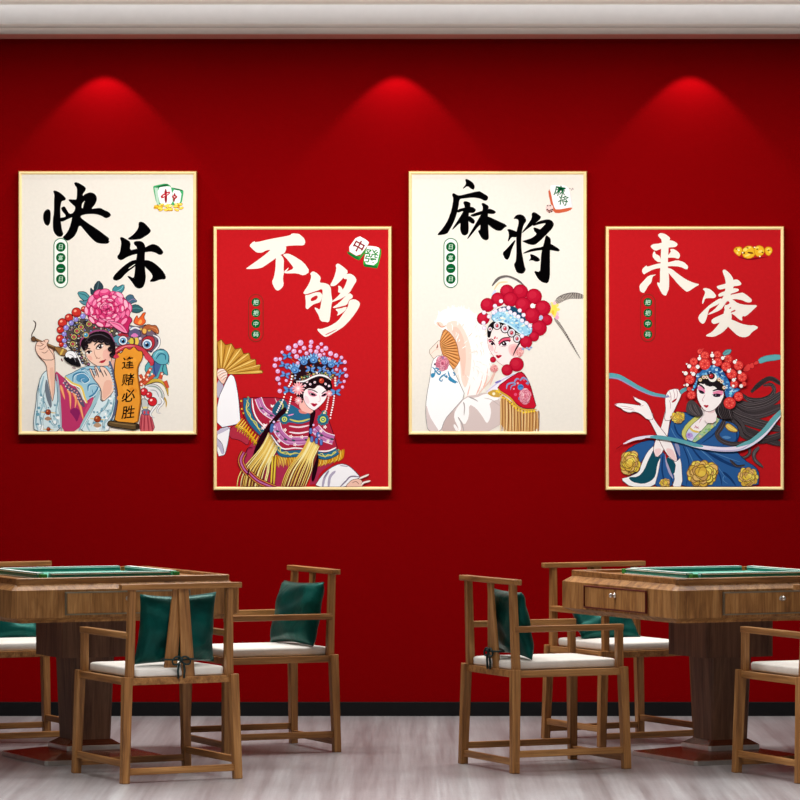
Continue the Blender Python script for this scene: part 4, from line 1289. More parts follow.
# ---------------------------------------------------------------- lady with the blue beaded headdress
def lady_beads():
    a = Art(clip_2)
    r = random.Random(8)
    WH, WE = (249, 247, 250), (84, 72, 92)
    GOLD, GD = (240, 184, 44), (170, 104, 24)
    a.at(215, 408, 10)
    a.P([(330, 400), (450, 250), (640, 470), (800, 480), (1000, 470), (1230, 480), (1180, 560), (1050, 640), (1000, 790), (230, 790), (280, 680), (260, 560), (300, 440)], (172, 46, 80))
    a.PL([(150, 190), (290, 140), (350, 300), (330, 380), (250, 322), (140, 300)], (178, 48, 68), (96, 18, 34), 6)
    a.P([(900, 600), (960, 590), (950, 790), (890, 790)], (214, 40, 40))
    # fan
    a.at(215, 335, 10)
    rim = [(20, 70), (62, 45), (105, 100), (165, 85), (200, 142), (262, 130), (285, 188), (342, 180), (355, 240), (408, 245), (410, 300), (458, 298), (445, 345), (482, 362)]
    a.PL(rim + [(470, 382), (200, 392), (110, 382), (20, 330)], (192, 136, 50), (104, 66, 20), 8, 0)
    o = (62, 395)
    for i, p in enumerate(rim):
        q = (o[0] + (p[0] - o[0]) * .97, o[1] + (p[1] - o[1]) * .97)
        a.L([(o[0] + (q[0] - o[0]) * .2, o[1] + (q[1] - o[1]) * .2), q], 6, (240, 204, 116) if i % 2 else (132, 84, 24), 17 if i % 2 else 9)
        if i:
            m = ((rim[i - 1][0] + p[0]) / 2, (rim[i - 1][1] + p[1]) / 2)
            a.L([(o[0] + (m[0] - o[0]) * .25, o[1] + (m[1] - o[1]) * .25), (o[0] + (m[0] - o[0]) * .93, o[1] + (m[1] - o[1]) * .93)], 4, (216, 164, 70), 12)
    a.L([(110, 382), (300, 380), (475, 375)], 14, (222, 176, 80))
    # sleeve and hand on the left
    a.P([(20, 440), (90, 490), (60, 580), (20, 650)], (184, 178, 198))
    a.PL([(20, 660), (128, 425), (160, 390), (200, 425), (235, 620), (252, 830), (256, 885), (20, 935)], WH, WE, 6)
    a.PL([(20, 350), (55, 332), (100, 345), (132, 392), (92, 490), (70, 490), (20, 420)], (246, 204, 184), (110, 64, 60), 5)
    for pts in ([(25, 375), (60, 350), (95, 348)], [(35, 400), (75, 372), (110, 365)], [(50, 425), (90, 395), (122, 388)], [(68, 448), (98, 420), (120, 408)]):
        a.L(pts, 14, (252, 232, 222)); a.L([(p[0], p[1] + 9) for p in pts], 4, (130, 76, 70))
    a.at(215, 408, 10)
    a.PL([(20, 215), (155, 180), (132, 340), (108, 440), (95, 472), (20, 486)], WH, WE, 6)
    a.P([(20, 222), (150, 188), (152, 205), (40, 262), (20, 262)], (198, 190, 212)); a.P([(20, 300), (60, 345), (95, 450), (70, 470), (40, 400), (20, 380)], (190, 184, 208))
    a.L([(20, 300), (70, 360), (92, 450)], 6, WE)
    # cape
    cape = [(240, -100), (420, -104), (640, -104), (800, -60), (1000, -30), (1130, 100), (1165, 200), (1195, 290), (1232, 430), (1200, 470), (1030, 500), (900, 470), (680, 485), (620, 440), (560, 330), (470, 300), (380, 230), (300, 120), (260, 0)]
    # fringe below its hem
    for k in range(9):
        t = k / 8
        x, y = 275 + 165 * t, 125 + 170 * t - 25 * math.sin(PI * t)
        z = [(x, y - 20), (x - 70 + 20 * t, y + 70), (x - 34 + 10 * t, y + 48), (x - 50 + 25 * t, y + 112)]
        a.L(z, 22, GD, 12); a.L([(p[0] - 2, p[1]) for p in z], 14, r.choice([GOLD, (250, 210, 90)]), 7)
    for k in range(16):
        x = 570 + 16 * k
        a.L([(x + 10, 470), (x - 4, 520), (x - 12, 575 + 12 * (k % 3))], 17, GD, 9); a.L([(x + 10, 470), (x - 6, 520), (x - 14, 570 + 12 * (k % 3))], 10, r.choice([GOLD, (252, 214, 96), (226, 150, 30)]), 5)
    for k in range(18):
        x = 1028 + 15 * k
        y = 500 - 4.5 * k
        a.L([(x + 6, y - 12), (x, y + 60), (x - 18, y + 105 - 6 * (k % 3))], 17, GD, 9); a.L([(x + 6, y - 12), (x - 2, y + 60), (x - 20, y + 100 - 6 * (k % 3))], 10, r.choice([GOLD, (252, 214, 96), (226, 150, 30)]), 5)
    a.PL(cape, (174, 38, 64), (84, 12, 30), 7)
    TE, YE, MV = (42, 104, 142), (212, 206, 92), (190, 112, 170)
    a.P([(240, -98), (290, -98), (290, 20), (330, 110), (300, 110), (262, 0)], (150, 40, 40)); strings(a, [(262, -70), (268, 10), (300, 90)], 10, (230, 180, 60), 42)
    for pts, w in (([(322, -98), (326, 20), (372, 135), (475, 245)], 72), ([(545, 285), (640, 415), (690, 458), (860, 452)], 62), ([(1000, 455), (1095, 482), (1170, 462), (1225, 428)], 64)):
        a.L(pts, w + 10, (20, 44, 66), None, False); a.L(pts, w, TE, None, False); a.L([(p[0] + 12 * (-1) ** i, p[1]) for i, p in enumerate(pts)], 10, YE)
        for x, y in pts:
            a.E(x + 10, y - 8, 12, 9, (110, 160, 110), 30, 8)
    for pts in ([(370, -98), (388, 30), (432, 122), (512, 205)], [(560, 268), (668, 402), (800, 400), (900, 408)], [(1030, 430), (1130, 430), (1212, 395)]):
        a.L(pts, 14, (250, 238, 240))
    for pts, w in (([(432, -98), (480, 10), (580, 82), (650, 96)], 58), ([(610, 150), (640, 240), (720, 320), (800, 330), (930, 326)], 74), ([(1000, 200), (1080, 280), (1185, 318)], 84)):
        a.L(pts, w + 16, (246, 224, 236), None, False); a.L(pts, w, MV, None, False)
        a.L([(p[0], p[1] - 6) for p in pts], 10, (140, 66, 124)); a.L([(p[0] + 4, p[1] + 12) for p in pts], 8, (226, 168, 208))
        for x, y in pts[1:]:
            a.E(x - 15, y - 6, 20, 11, (56, 78, 84), 15, 8)
    a.L([(600, -98), (620, -40), (590, 10), (650, 40)], 10, (240, 190, 200)); a.P([(480, 150), (510, 165), (525, 150), (515, 185), (490, 185)], (250, 238, 240)); a.P([(555, -40), (575, -25), (595, -35), (580, -5), (560, -8)], (250, 238, 240))
    for y, c in ((240, (246, 224, 236)), (180, (246, 214, 226)), (150, (170, 30, 56)), (206, (170, 40, 66)), (370, (170, 34, 60))):
        a.L([(740, y), (840, y + 12), (945, y - 8)], 16, c)
    for x, y in ((505, 60), (560, 140), (640, 330), (760, 285), (870, 290), (1060, 230), (1130, 330), (480, 200), (700, 220), (1100, 190), (800, 365), (1010, 400)):
        for i in range(5):
            e = i * 1.257
            a.E(x + 11 * math.cos(e), y + 11 * math.sin(e), 8, 6, (250, 232, 238), math.degrees(e), 8)
        a.E(x, y, 5, 5, (230, 180, 60), 0, 8)
    for pts in ([(310, -80), (340, -40), (315, 10), (350, 60), (360, 110), (410, 140), (430, 195), (470, 215)], [(580, 320), (600, 370), (650, 390), (660, 440), (720, 440), (750, 470), (800, 445), (850, 460)], [(1040, 470), (1070, 455), (1100, 490), (1130, 465), (1165, 475), (1190, 440), (1215, 445)]):
        a.L(pts, 8, (222, 214, 110), 8)
    # collar and shoulder rosettes
    a.P([(660, 60), (700, -30), (760, -40), (850, 20), (950, 50), (960, 130), (850, 165), (750, 145), (680, 130)], TE)
    a.L([(740, 110), (840, 135), (950, 108)], 16, YE); a.L([(720, 80), (790, 60)], 12, (230, 150, 200)); a.P([(830, 10), (930, 30), (920, 60), (850, 55)], (220, 130, 120))
    a.P([(560, 40), (610, -60), (680, -100), (730, -40), (690, 30), (620, 90)], (36, 90, 116)); a.L([(640, -70), (680, -30), (660, 40)], 12, (200, 200, 110))
    for x, y, q in ((712, 36, 30), (695, 112, 46), (1094, 50, 26), (1080, 115, 54)):
        for i in range(10):
            a.E(x + q * .85 * math.cos(i * .628), y + q * .85 * math.sin(i * .628), q * .3, q * .3, (44, 116, 140), 0, 8)
        a.E(x, y, q * .85, q * .85, (36, 98, 128)); a.E(x, y, q * .58, q * .58, (212, 222, 96)); a.E(x, y, q * .34, q * .34, (40, 110, 110)); a.E(x, y, q * .16, q * .16, (220, 230, 140))
    # hair falling
    a.P([(700, -20), (620, 60), (520, 180), (440, 300), (400, 400), (368, 515), (400, 490), (470, 360), (545, 240), (625, 120), (725, 30)], (36, 8, 18))
    a.P([(960, 0), (1012, 20), (985, 150), (952, 260), (970, 380), (1012, 400), (1040, 500), (1022, 620), (990, 735), (962, 725), (985, 560), (930, 420), (940, 200)], (36, 8, 18))
    a.P([(560, 150), (600, 170), (575, 250), (545, 240)], (70, 110, 170))
    # long yellow tassels
    a.P([(545, 250), (630, 390), (480, 640), (500, 800), (235, 800), (330, 600), (440, 440)], (110, 44, 40))
    for k in range(17):
        t = k / 16
        x0, y0 = 540 + 90 * t, 245 + 150 * t
        x1 = 235 + 270 * t + r.uniform(-14, 14)
        a.L([(x0, y0), (x0 - 75, y0 + 150), (x1 + 40, 640), (x1, 800)], 17, (126, 78, 30), 12); a.L([(x0 - 2, y0), (x0 - 79, y0 + 150), (x1 + 35, 640), (x1 - 4, 800)], 11, r.choice([(244, 218, 130), (250, 236, 170), (230, 190, 90)]), 8)
    a.P([(945, 290), (1045, 380), (1000, 560), (890, 800), (660, 800), (760, 600), (860, 440)], (120, 44, 44))
    for k in range(19):
        t = k / 18
        x0, y0 = 940 + 105 * t, 290 + 90 * t
        x1 = 660 + 240 * t + r.uniform(-14, 14)
        a.L([(x0, y0), (x0 - 60, y0 + 130), (x1 + 70, 620), (x1, 800)], 17, (126, 78, 30), 12); a.L([(x0 - 2, y0), (x0 - 64, y0 + 130), (x1 + 65, 620), (x1 - 4, 800)], 11, r.choice([(244, 218, 130), (250, 236, 170), (230, 190, 90)]), 8)
    for x, y in ((958, 230), (968, 312), (1015, 328), (1062, 344), (1030, 270)):
        a.PL([(x - 16, y - 30), (x + 16, y - 30), (x + 14, y + 30), (x - 14, y + 30)], (88, 122, 196), (40, 40, 90), 5)
    strings(a, [(590, 140), (600, 240), (640, 275), (700, 290)], 13, (222, 196, 238), 40); strings(a, [(985, 170), (1000, 260), (1080, 290)], 12, (222, 190, 236), 32)
    for x in (578, 606):
        a.L([(x, 480), (x - 6, 600), (x - 16, 765)], 22, (150, 110, 20)); a.L([(x, 480), (x - 8, 600), (x - 18, 765)], 14, (236, 204, 70))
    # girdle
    for pts in ([(292, 440), (258, 520), (285, 600), (330, 655)], [(345, 650), (420, 720), (510, 765), (600, 800)]):
        a.L(pts, 66, (60, 10, 30), None, False); a.L(pts, 54, (226, 150, 60), None, False); a.L(pts, 40, (150, 34, 62), None, False); a.L(pts, 14, (190, 110, 170))
    a.L([(345, 600), (325, 680)], 16, (60, 10, 30))
    a.L([(300, 470), (330, 400), (380, 395)], 8, (96, 18, 34))
    # right sleeve and hand
    a.at(290, 408, 10)
    a.PL([(240, 795), (310, 680), (400, 600), (500, 553), (580, 570), (650, 630), (705, 692), (650, 722), (570, 795)], WH, WE, 7)
    a.L([(390, 625), (345, 700), (325, 795)], 24, (176, 168, 190)); a.L([(455, 630), (400, 690), (385, 795)], 26, (176, 168, 190)); a.L([(388, 625), (340, 700)], 6, WE); a.L([(500, 575), (580, 585)], 10, (176, 168, 190)); a.L([(500, 790), (560, 730), (610, 685), (700, 690)], 14, (130, 118, 140))
    a.PL([(560, 775), (620, 715), (700, 705), (735, 750), (720, 795), (570, 795)], (242, 196, 176), (110, 64, 60), 5)
    a.L([(690, 706), (792, 664)], 26, (120, 76, 74)); a.L([(690, 706), (790, 665)], 18, (252, 230, 222)); a.L([(715, 770), (740, 745), (805, 728)], 26, (120, 76, 74)); a.L([(715, 770), (740, 745), (805, 728)], 18, (252, 230, 222)); a.L([(620, 750), (660, 735), (690, 760)], 6, (150, 90, 80))
    # head
    a.at(270, 335, 10)
    a.P([(280, 640), (340, 650), (400, 730), (440, 760), (400, 790), (300, 750)], (246, 186, 176))
    a.P([(225, 430), (320, 400), (450, 400), (600, 430), (628, 520), (600, 590), (560, 560), (480, 500), (440, 545), (370, 545), (335, 610), (325, 690), (285, 650), (240, 560)], (30, 14, 20))
    a.PL([(330, 600), (345, 550), (390, 528), (440, 540), (480, 498), (530, 515), (572, 560), (570, 620), (530, 682), (452, 752), (428, 752), (380, 722), (342, 665)], (253, 240, 240), (110, 40, 60), 4)
    a.P([(372, 552), (420, 560), (480, 600), (440, 622), (390, 606)], (240, 156, 178)); a.P([(505, 618), (530, 585), (585, 560), (575, 600), (540, 622)], (240, 160, 182)); a.P([(345, 600), (380, 620), (400, 680), (370, 690), (345, 650)], (250, 214, 220))
    a.L([(376, 548), (425, 550), (478, 578)], 11, (60, 16, 34)); a.L([(515, 590), (550, 562), (585, 552)], 10, (60, 16, 34))
    a.E(427, 594, 32, 13, (60, 22, 44), 18); a.E(424, 592, 12, 9, (20, 10, 20)); a.E(405, 588, 6, 4, (250, 244, 246)); a.L([(392, 580), (430, 586), (465, 606)], 7, (40, 10, 26)); a.E(542, 600, 28, 11, (60, 22, 44), -22); a.E(545, 598, 10, 8, (20, 10, 20)); a.L([(515, 608), (545, 590), (572, 584)], 7, (40, 10, 26))
    a.L([(495, 600), (502, 655), (478, 668)], 5, (220, 160, 170)); a.P([(404, 684), (430, 680), (445, 688), (460, 682), (478, 690), (448, 718), (428, 712)], (190, 24, 58)); a.L([(404, 685), (440, 696), (477, 690)], 4, (110, 6, 30))
    # headdress
    hd = [(205, 420), (225, 340), (320, 250), (440, 235), (560, 260), (640, 350), (655, 430), (600, 440), (520, 400), (430, 425), (340, 468), (250, 462)]
    a.P(hd, (40, 18, 24)); sprinkle(a, hd, 60, [(200, 60, 50), (90, 130, 200), (200, 170, 90), (120, 60, 60), (150, 180, 220)], 6, 13, r)
    for x, y in ((370, 468), (402, 492), (448, 472), (556, 490), (590, 510), (350, 505)):
        a.E(x, y, 27, 25, (26, 10, 16)); a.E(x, y, 12, 12, (250, 232, 240)); a.E(x, y, 5, 5, (190, 40, 70))
    a.O(515, 458, 25, (190, 60, 40), (50, 14, 16), 6, (240, 170, 130))
    sprinkle(a, [(290, 430), (380, 390), (480, 370), (600, 400), (620, 440), (540, 400), (420, 410), (320, 450)], 40, [(150, 180, 120), (210, 190, 110), (90, 140, 120), (240, 236, 230), (200, 80, 70)], 8, 14, r, (40, 20, 24))
    a.L([(262, 462), (340, 462), (420, 424), (490, 402), (560, 415), (612, 452)], 24, (90, 70, 80)); a.L([(262, 462), (340, 462), (420, 424), (490, 402), (560, 415), (612, 452)], 17, (242, 238, 240))
    B1, B2, B3 = (92, 146, 206), (150, 196, 232), (44, 84, 150)
    def lotus(x, y, s, t=0):
        for d in (-52, 52, -26, 26, 0):
            e = R(d + t)
            a.E(x + 34 * s * math.sin(e), y - 30 * s * math.cos(e), 36 * s, 13 * s, B3, d + t - 90, 12)
            a.E(x + 34 * s * math.sin(e), y - 30 * s * math.cos(e), 31 * s, 9 * s, B2 if d else B1, d + t - 90, 12)
        a.E(x, y, 36 * s, 30 * s, B3); a.E(x, y, 30 * s, 25 * s, B1); a.E(x, y + 4 * s, 16 * s, 13 * s, B3); a.E(x - 4 * s, y, 9 * s, 7 * s, B2)
    def fly(x, y, s, t=0):
        for d, q in ((35, 1), (145, 1), (-30, .8), (210, .8)):
            e = R(d + t)
            a.E(x + 26 * s * math.cos(e), y - 22 * s * math.sin(e), 30 * s, 15 * s * q, B3, -(d + t), 10)
            a.E(x + 26 * s * math.cos(e), y - 22 * s * math.sin(e), 25 * s, 11 * s * q, r.choice([B1, (110, 150, 216)]), -(d + t), 10)
        a.E(x, y, 7 * s, 14 * s, (40, 50, 90), t, 8)
    for x, y in ((185, 215), (150, 300), (160, 400), (690, 280), (700, 390), (640, 440)):
        a.L([(x, y), (x + (430 - x) * .35, y + (420 - y) * .35)], 4, (190, 110, 60))
    for q in ((250, 350, 1.2, -14), (340, 270, 1.05, -8), (437, 250, 1.15, 0), (545, 268, .95, 10), (613, 298, 1.0, 18)):
        lotus(*q)
    for q in ((172, 212, 1.0, 10), (142, 303, 1.0, -20), (152, 400, 1.0, -15), (690, 283, .9, 40), (700, 388, .9, 50), (680, 478, .8, 40), (655, 575, 1.1, 0), (190, 552, 1.2, 0), (405, 345, 1.0, -8), (520, 342, 1.0, 10), (615, 378, .9, 30)):
        fly(*q)
    for x, y, s in ((282, 535, 1.0), (285, 655, .6), (592, 585, .5)):
        for i in range(14):
            e = i * 2 * PI / 14
            a.E(x + 38 * s * math.cos(e), y + 42 * s * math.sin(e), 28 * s, 9 * s, (246, 150, 160) if i % 2 else (250, 186, 190), math.degrees(e), 10)
        a.E(x, y, 26 * s, 26 * s, (252, 206, 210)); a.E(x, y, 12 * s, 12 * s, (255, 240, 240))
    for x, y, q in ((185, 130, 24), (255, 107, 22), (305, 78, 26), (412, 70, 20), (513, 90, 16), (120, 172, 14), (58, 243, 20), (102, 240, 16), (240, 162, 22), (340, 130, 20), (405, 112, 18), (478, 125, 18), (558, 133, 22), (520, 155, 16),
                    (265, 215, 22), (300, 165, 16), (365, 183, 18), (405, 157, 18), (462, 167, 20), (498, 203, 20), (605, 185, 22), (660, 205, 20), (715, 225, 16), (748, 270, 18), (750, 343, 16), (763, 407, 18), (742, 464, 14), (725, 520, 14),
                    (48, 305, 20), (78, 362, 20), (78, 437, 22), (95, 487, 14), (162, 455, 14), (98, 560, 20), (278, 280, 16), (540, 190, 12), (595, 240, 14), (665, 345, 14)):
        a.O(x, y, q * 1.1, (224, 168, 208), (140, 50, 96), q * .1, (252, 234, 248))
    W2 = (252, 240, 240)
    strings(a, [(220, 412), (210, 470), (180, 530)], 10, W2, 22); strings(a, [(150, 590), (130, 650), (60, 790)], 9, W2, 22); strings(a, [(212, 620), (185, 730), (160, 800)], 9, W2, 20)
    strings(a, [(652, 430), (655, 530)], 11, (250, 220, 214), 24); strings(a, [(642, 610), (630, 700), (608, 800), (600, 860)], 9, W2, 22); strings(a, [(585, 630), (565, 740), (530, 800)], 9, (250, 214, 214), 20)
    a.mesh('opera_figure', poster_2, Y_ART, 0.0004)


# ---------------------------------------------------------------- lady with the fur fan
def lady_fan():
    a = Art(clip_3)
    r = random.Random(5)
    a.at(400, 280, 4)
    # pheasant plumes
    for pts, w, w1, n in (([(622, 92), (650, 72), (690, 62), (740, 68)], 26, 24, 22), ([(618, 152), (660, 212), (722, 316)], 15, 4, 26)):
        a.L(pts, w, (96, 88, 84), w1)
        P = [Vector(p) for p in pts]
        for i in range(n):
            t = (i + .5) / n * (len(P) - 1)
            k = min(int(t), len(P) - 2)
            q = P[k].lerp(P[k + 1], t - k)
            d = (P[k + 1] - P[k]).normalized()
            h = Vector((-d.y, d.x)) * (w + (w1 - w) * i / n) * .42
            a.L([tuple(q - h - d * 2), tuple(q + h + d * 2)], 2.2, (206, 196, 184), 2.2, False)
    for i in range(9):
        e = i * .698
        a.E(616 + 14 * math.cos(e), 118 + 24 * math.sin(e), 10, 7, (244, 196, 206) if i % 2 else (250, 224, 120), math.degrees(e), 10)
    a.E(616, 120, 12, 22, (250, 222, 88)); a.E(598, 96, 8, 6, (200, 214, 190)); a.E(628, 150, 8, 9, (236, 170, 196)); a.E(612, 130, 5, 9, (240, 190, 60))
    a.at(475, 275, 10)
    a.P([(160, 200), (180, 100), (260, 55), (360, 60), (420, 110), (260, 160), (200, 230)], (250, 236, 220)); a.L([(190, 150), (240, 80), (330, 70)], 16, (246, 206, 160)); a.P([(160, 200), (195, 140), (220, 160), (180, 220)], (206, 214, 240))
    a.L([(170, 110), (235, 35), (320, 15), (420, 50), (492, 105)], 30, (104, 96, 94), 20); a.L([(250, 40), (330, 26), (420, 62)], 6, (206, 200, 196))
    # fur
    a.at(400, 280, 4)
    fur = [(140, 172), (158, 125), (208, 108), (270, 114), (318, 148), (345, 220), (366, 290), (362, 350), (335, 420), (300, 462), (262, 466), (238, 400), (228, 330), (205, 250), (168, 195)]
    for i in range(110):
        t = r.uniform(0, len(fur)); k = int(t) % len(fur)
        p = Vector(fur[k]).lerp(Vector(fur[(k + 1) % len(fur)]), t - int(t))
        if p.x < 190 and p.y > 190:
            continue
        c = Vector((265, 280)); d = (p - c).normalized()
        q = Vector((-d.y, d.x)) * r.uniform(-.5, .9)
        a.L([tuple(p - d * 12), tuple(p + (d + q) * r.uniform(4, 11))], 8, r.choice([(252, 247, 242), (250, 242, 236), (255, 252, 249)]), 3)
    a.P(fur, (254, 250, 247), 2)
    a.P([(175, 175), (228, 158), (262, 205), (288, 280), (282, 370), (262, 440), (244, 400), (240, 320), (218, 240)], (247, 220, 205), 2)
    a.P([(200, 190), (232, 185), (258, 240), (266, 320), (252, 400), (243, 330), (226, 250)], (241, 202, 184), 2)
    for i in range(70):
        x, y = r.uniform(205, 345), r.uniform(170, 440)
        if not inside((x, y), fur):
            continue
        d = Vector((x - 215, y - 300)).normalized()
        L_ = r.uniform(14, 34)
        a.L([(x, y), (x + d.x * L_ * .6 + 2, y + d.y * L_ * .6), (x + d.x * L_ - 3, y + d.y * L_ + 4)], r.uniform(2, 5), r.choice([(244, 212, 196), (240, 198, 180), (252, 240, 232), (255, 252, 250), (255, 252, 250)] if x < 300 else [(252, 236, 228), (255, 253, 251), (250, 228, 220)]), 1)
    for pts in ([(330, 440), (345, 400), (352, 350)], [(305, 458), (322, 420), (330, 380)], [(270, 462), (280, 420)], [(360, 420), (375, 385), (385, 360)]):
        a.L(pts, 6, (240, 188, 172), 2)
    for i in range(60):
        x, y = r.uniform(290, 362), r.uniform(160, 440)
        if inside((x, y), fur):
            L_ = r.uniform(16, 40)
            a.L([(x, y), (x + 6, y + L_ * .5), (x + 2, y + L_)], r.uniform(2, 5), r.choice([(252, 234, 226), (255, 253, 251), (250, 226, 214), (255, 250, 247)]), 1)
    a.E(160, 178, 16, 9, (248, 214, 196), 30); a.L([(150, 170), (165, 188), (185, 182)], 5, (220, 166, 140))
    # hand and folding fan
    a.at(420, 285, 10)
    a.PL([(82, 662), (150, 592), (195, 545), (210, 600), (225, 700), (180, 735), (140, 745)], (251, 228, 214), (150, 130, 110), 5); a.P([(160, 640), (178, 580), (182, 625)], (150, 80, 60)); a.L([(110, 690), (150, 650), (190, 640)], 5, (226, 190, 170))
    fan = [(240, 430), (300, 478), (350, 545), (376, 620), (386, 690), (402, 745), (372, 800), (332, 850), (270, 800), (225, 690), (200, 605), (200, 555)]
    a.PL(fan, (220, 146, 80), (140, 80, 40), 5)
    o = (150, 640)
    for i in range(13):
        t = R(-62 + i * 8.6)
        q = (o[0] + math.cos(t) * 330, o[1] + math.sin(t) * 330)
        s0 = .2 if i < 9 else .26
        e1 = 0.0
        for k in range(60):
            f = .15 + .85 * k / 60
            if inside((o[0] + (q[0] - o[0]) * f, o[1] + (q[1] - o[1]) * f), fan):
                e1 = f
        b = next((.12 + .88 * k / 60 for k in range(60) if inside((o[0] + (q[0] - o[0]) * (.12 + .88 * k / 60), o[1] + (q[1] - o[1]) * (.12 + .88 * k / 60)), fan)), None)
        if b and e1 > b:
            A = lambda f: (o[0] + (q[0] - o[0]) * f, o[1] + (q[1] - o[1]) * f)
            a.L([A(b), A(e1)], 6, (158, 92, 44), 13)
            a.L([(A(b)[0], A(b)[1] + 8), (A(e1)[0], A(e1)[1] + 17)], 5, (240, 178, 112), 12)
    # sleeves
    a.at(420, 355, 10)
    a.P([(200, 772), (250, 640), (340, 540), (455, 412), (560, 398), (640, 376), (720, 385), (806, 420), (806, 772)], (216, 198, 194))
    a.P([(455, 420), (560, 430), (650, 385), (760, 395), (800, 440), (690, 470), (712, 560), (700, 640), (668, 690), (622, 610), (560, 530), (490, 490), (490, 620), (446, 705), (400, 640), (412, 772), (330, 772), (322, 700), (345, 560)], (254, 251, 250))
    a.P([(325, 560), (345, 560), (340, 640), (390, 740), (370, 772), (240, 772), (215, 740), (260, 640)], (204, 182, 178)); a.P([(330, 700), (350, 690), (390, 750), (360, 765)], (250, 246, 246))
    for pts in ([(435, 470), (445, 520), (440, 605)], [(490, 420), (540, 440), (580, 465)], [(380, 620), (420, 690), (440, 772)]):
        a.L(pts, 15, (176, 164, 162), 8)
    a.L([(640, 430), (720, 450), (800, 510)], 6, (190, 172, 168))
    a.PL([(120, 60), (180, 0), (240, 20), (330, 140), (390, 270), (455, 412), (340, 540), (250, 640), (205, 772), (80, 772), (55, 600), (62, 430), (100, 230)], (254, 252, 252), (150, 142, 142), 6)
    a.P([(60, 480), (95, 610), (150, 700), (195, 768), (85, 768), (60, 620)], (220, 204, 202))
    for x, y, c in ((225, 85, 0),):
        blossom(a, x, y, 62, 78, (190, 80, 110), [(228, 142, 162), (236, 170, 186), (214, 120, 146)], (170, 76, 104), r, 3)
    BL = (56, 140, 182)
    for pts in ([(110, 215), (140, 205), (150, 150), (120, 120)], [(150, 150), (190, 195), (205, 170), (180, 165)], [(260, 185), (215, 215), (195, 245), (215, 262), (228, 240)], [(240, 200), (270, 225), (265, 200)], [(280, 160), (300, 220), (350, 260), (380, 275)], [(330, 170), (350, 195), (335, 205)], [(150, 130), (185, 140), (165, 160)]):
        a.L(pts, 16, BL, 9)
    a.P([(105, 190), (140, 175), (150, 215), (115, 232)], BL); a.P([(280, 215), (330, 235), (370, 280), (345, 285), (285, 255)], BL); a.P([(232, 15), (240, 38), (220, 30)], (90, 110, 180)); a.E(148, 92, 8, 10, (60, 50, 70))
    # body: collar, cape, tassels
    a.at(400, 280, 4)
    a.P([(340, 450), (395, 398), (470, 366), (484, 384), (410, 425), (375, 462)], (240, 234, 244)); a.L([(345, 448), (400, 405), (460, 375)], 5, (206, 196, 224)); a.L([(380, 412), (405, 402)], 7, (120, 110, 190))
    a.P([(400, 452), (450, 490), (500, 520), (548, 520), (557, 610), (400, 610)], (196, 146, 90))
    for i in range(26):
        x = 402 + i * 6.1
        y = 458 + min(70, max(0, (x - 400) * .62)) if x < 510 else 522
        a.L([(x, y), (x + r.uniform(0, 3), 545), (x + r.uniform(-2, 4), 612)], r.uniform(3, 6), r.choice([(132, 80, 38), (160, 106, 56)]) if i % 2 else r.choice([(232, 190, 126), (214, 166, 104), (240, 204, 146)]), r.uniform(2.5, 6))
    a.P([(345, 452), (378, 436), (396, 448), (402, 470), (370, 468)], (206, 164, 70)); a.E(375, 455, 6, 6, (250, 244, 214)); a.E(388, 444, 5, 5, (240, 200, 60))
    a.at(475, 345, 8.889)
    a.PL([(198, 372), (310, 290), (405, 233), (442, 262), (490, 350), (520, 460), (548, 562), (440, 565), (375, 532), (310, 460), (220, 405)], (200, 24, 48), (120, 12, 32), 7)
    a.L([(205, 385), (225, 415), (310, 470), (375, 545), (440, 575), (548, 572)], 15, (214, 168, 60)); a.L([(400, 240), (440, 270), (485, 355), (520, 470)], 7, (150, 14, 40))
    for pts in ([(280, 390), (290, 350), (340, 335), (360, 350), (325, 365), (315, 400)], [(350, 330), (370, 300), (395, 305)], [(400, 320), (430, 290), (470, 320), (470, 360)]):
        a.L(pts, 18, (130, 150, 196), 9)
    for x, y, q, c in ((405, 375, 27, (72, 134, 196)), (400, 475, 16, (92, 130, 190)), (345, 390, 8, (236, 150, 170)), (360, 440, 14, (226, 80, 120)), (380, 340, 9, (240, 170, 180)), (435, 310, 10, (226, 90, 120)), (460, 340, 9, (120, 150, 200))):
        a.E(x, y, q, q, c)
    a.L([(390, 380), (405, 365), (425, 372)], 5, (30, 70, 130))
    blossom(a, 446, 455, 50, 78, (214, 110, 130), [(238, 172, 184), (244, 194, 202), (228, 148, 166)], (190, 80, 104), r, 3)
    strings(a, [(215, 420), (245, 465), (290, 485), (330, 525), (380, 580), (430, 600), (550, 585)], 10, (244, 206, 54), 22); strings(a, [(228, 440), (290, 500), (350, 560), (430, 612), (555, 600)], 6, (180, 116, 30), 26)
    # head
    a.at(475, 275, 10)
    a.P([(330, 880), (430, 820), (470, 860), (400, 960), (340, 960)], (248, 220, 214))
    a.PL([(122, 650), (140, 600), (170, 520), (250, 515), (400, 610), (475, 690), (480, 780), (425, 850), (340, 900), (285, 908), (230, 872), (180, 805), (140, 745)], (251, 232, 228), (190, 120, 120), 4)
    a.P([(330, 700), (420, 680), (460, 760), (400, 830), (340, 790)], (247, 196, 194), 2); a.P([(355, 715), (420, 700), (440, 760), (395, 805), (355, 775)], (245, 176, 176), 2); a.P([(135, 690), (180, 700), (190, 760), (155, 760)], (247, 200, 200), 2)
    a.P([(228, 700), (240, 660), (290, 625), (360, 625), (350, 680), (300, 660)], (228, 88, 116)); a.P([(130, 655), (165, 645), (202, 690), (195, 705), (150, 680)], (228, 92, 120))
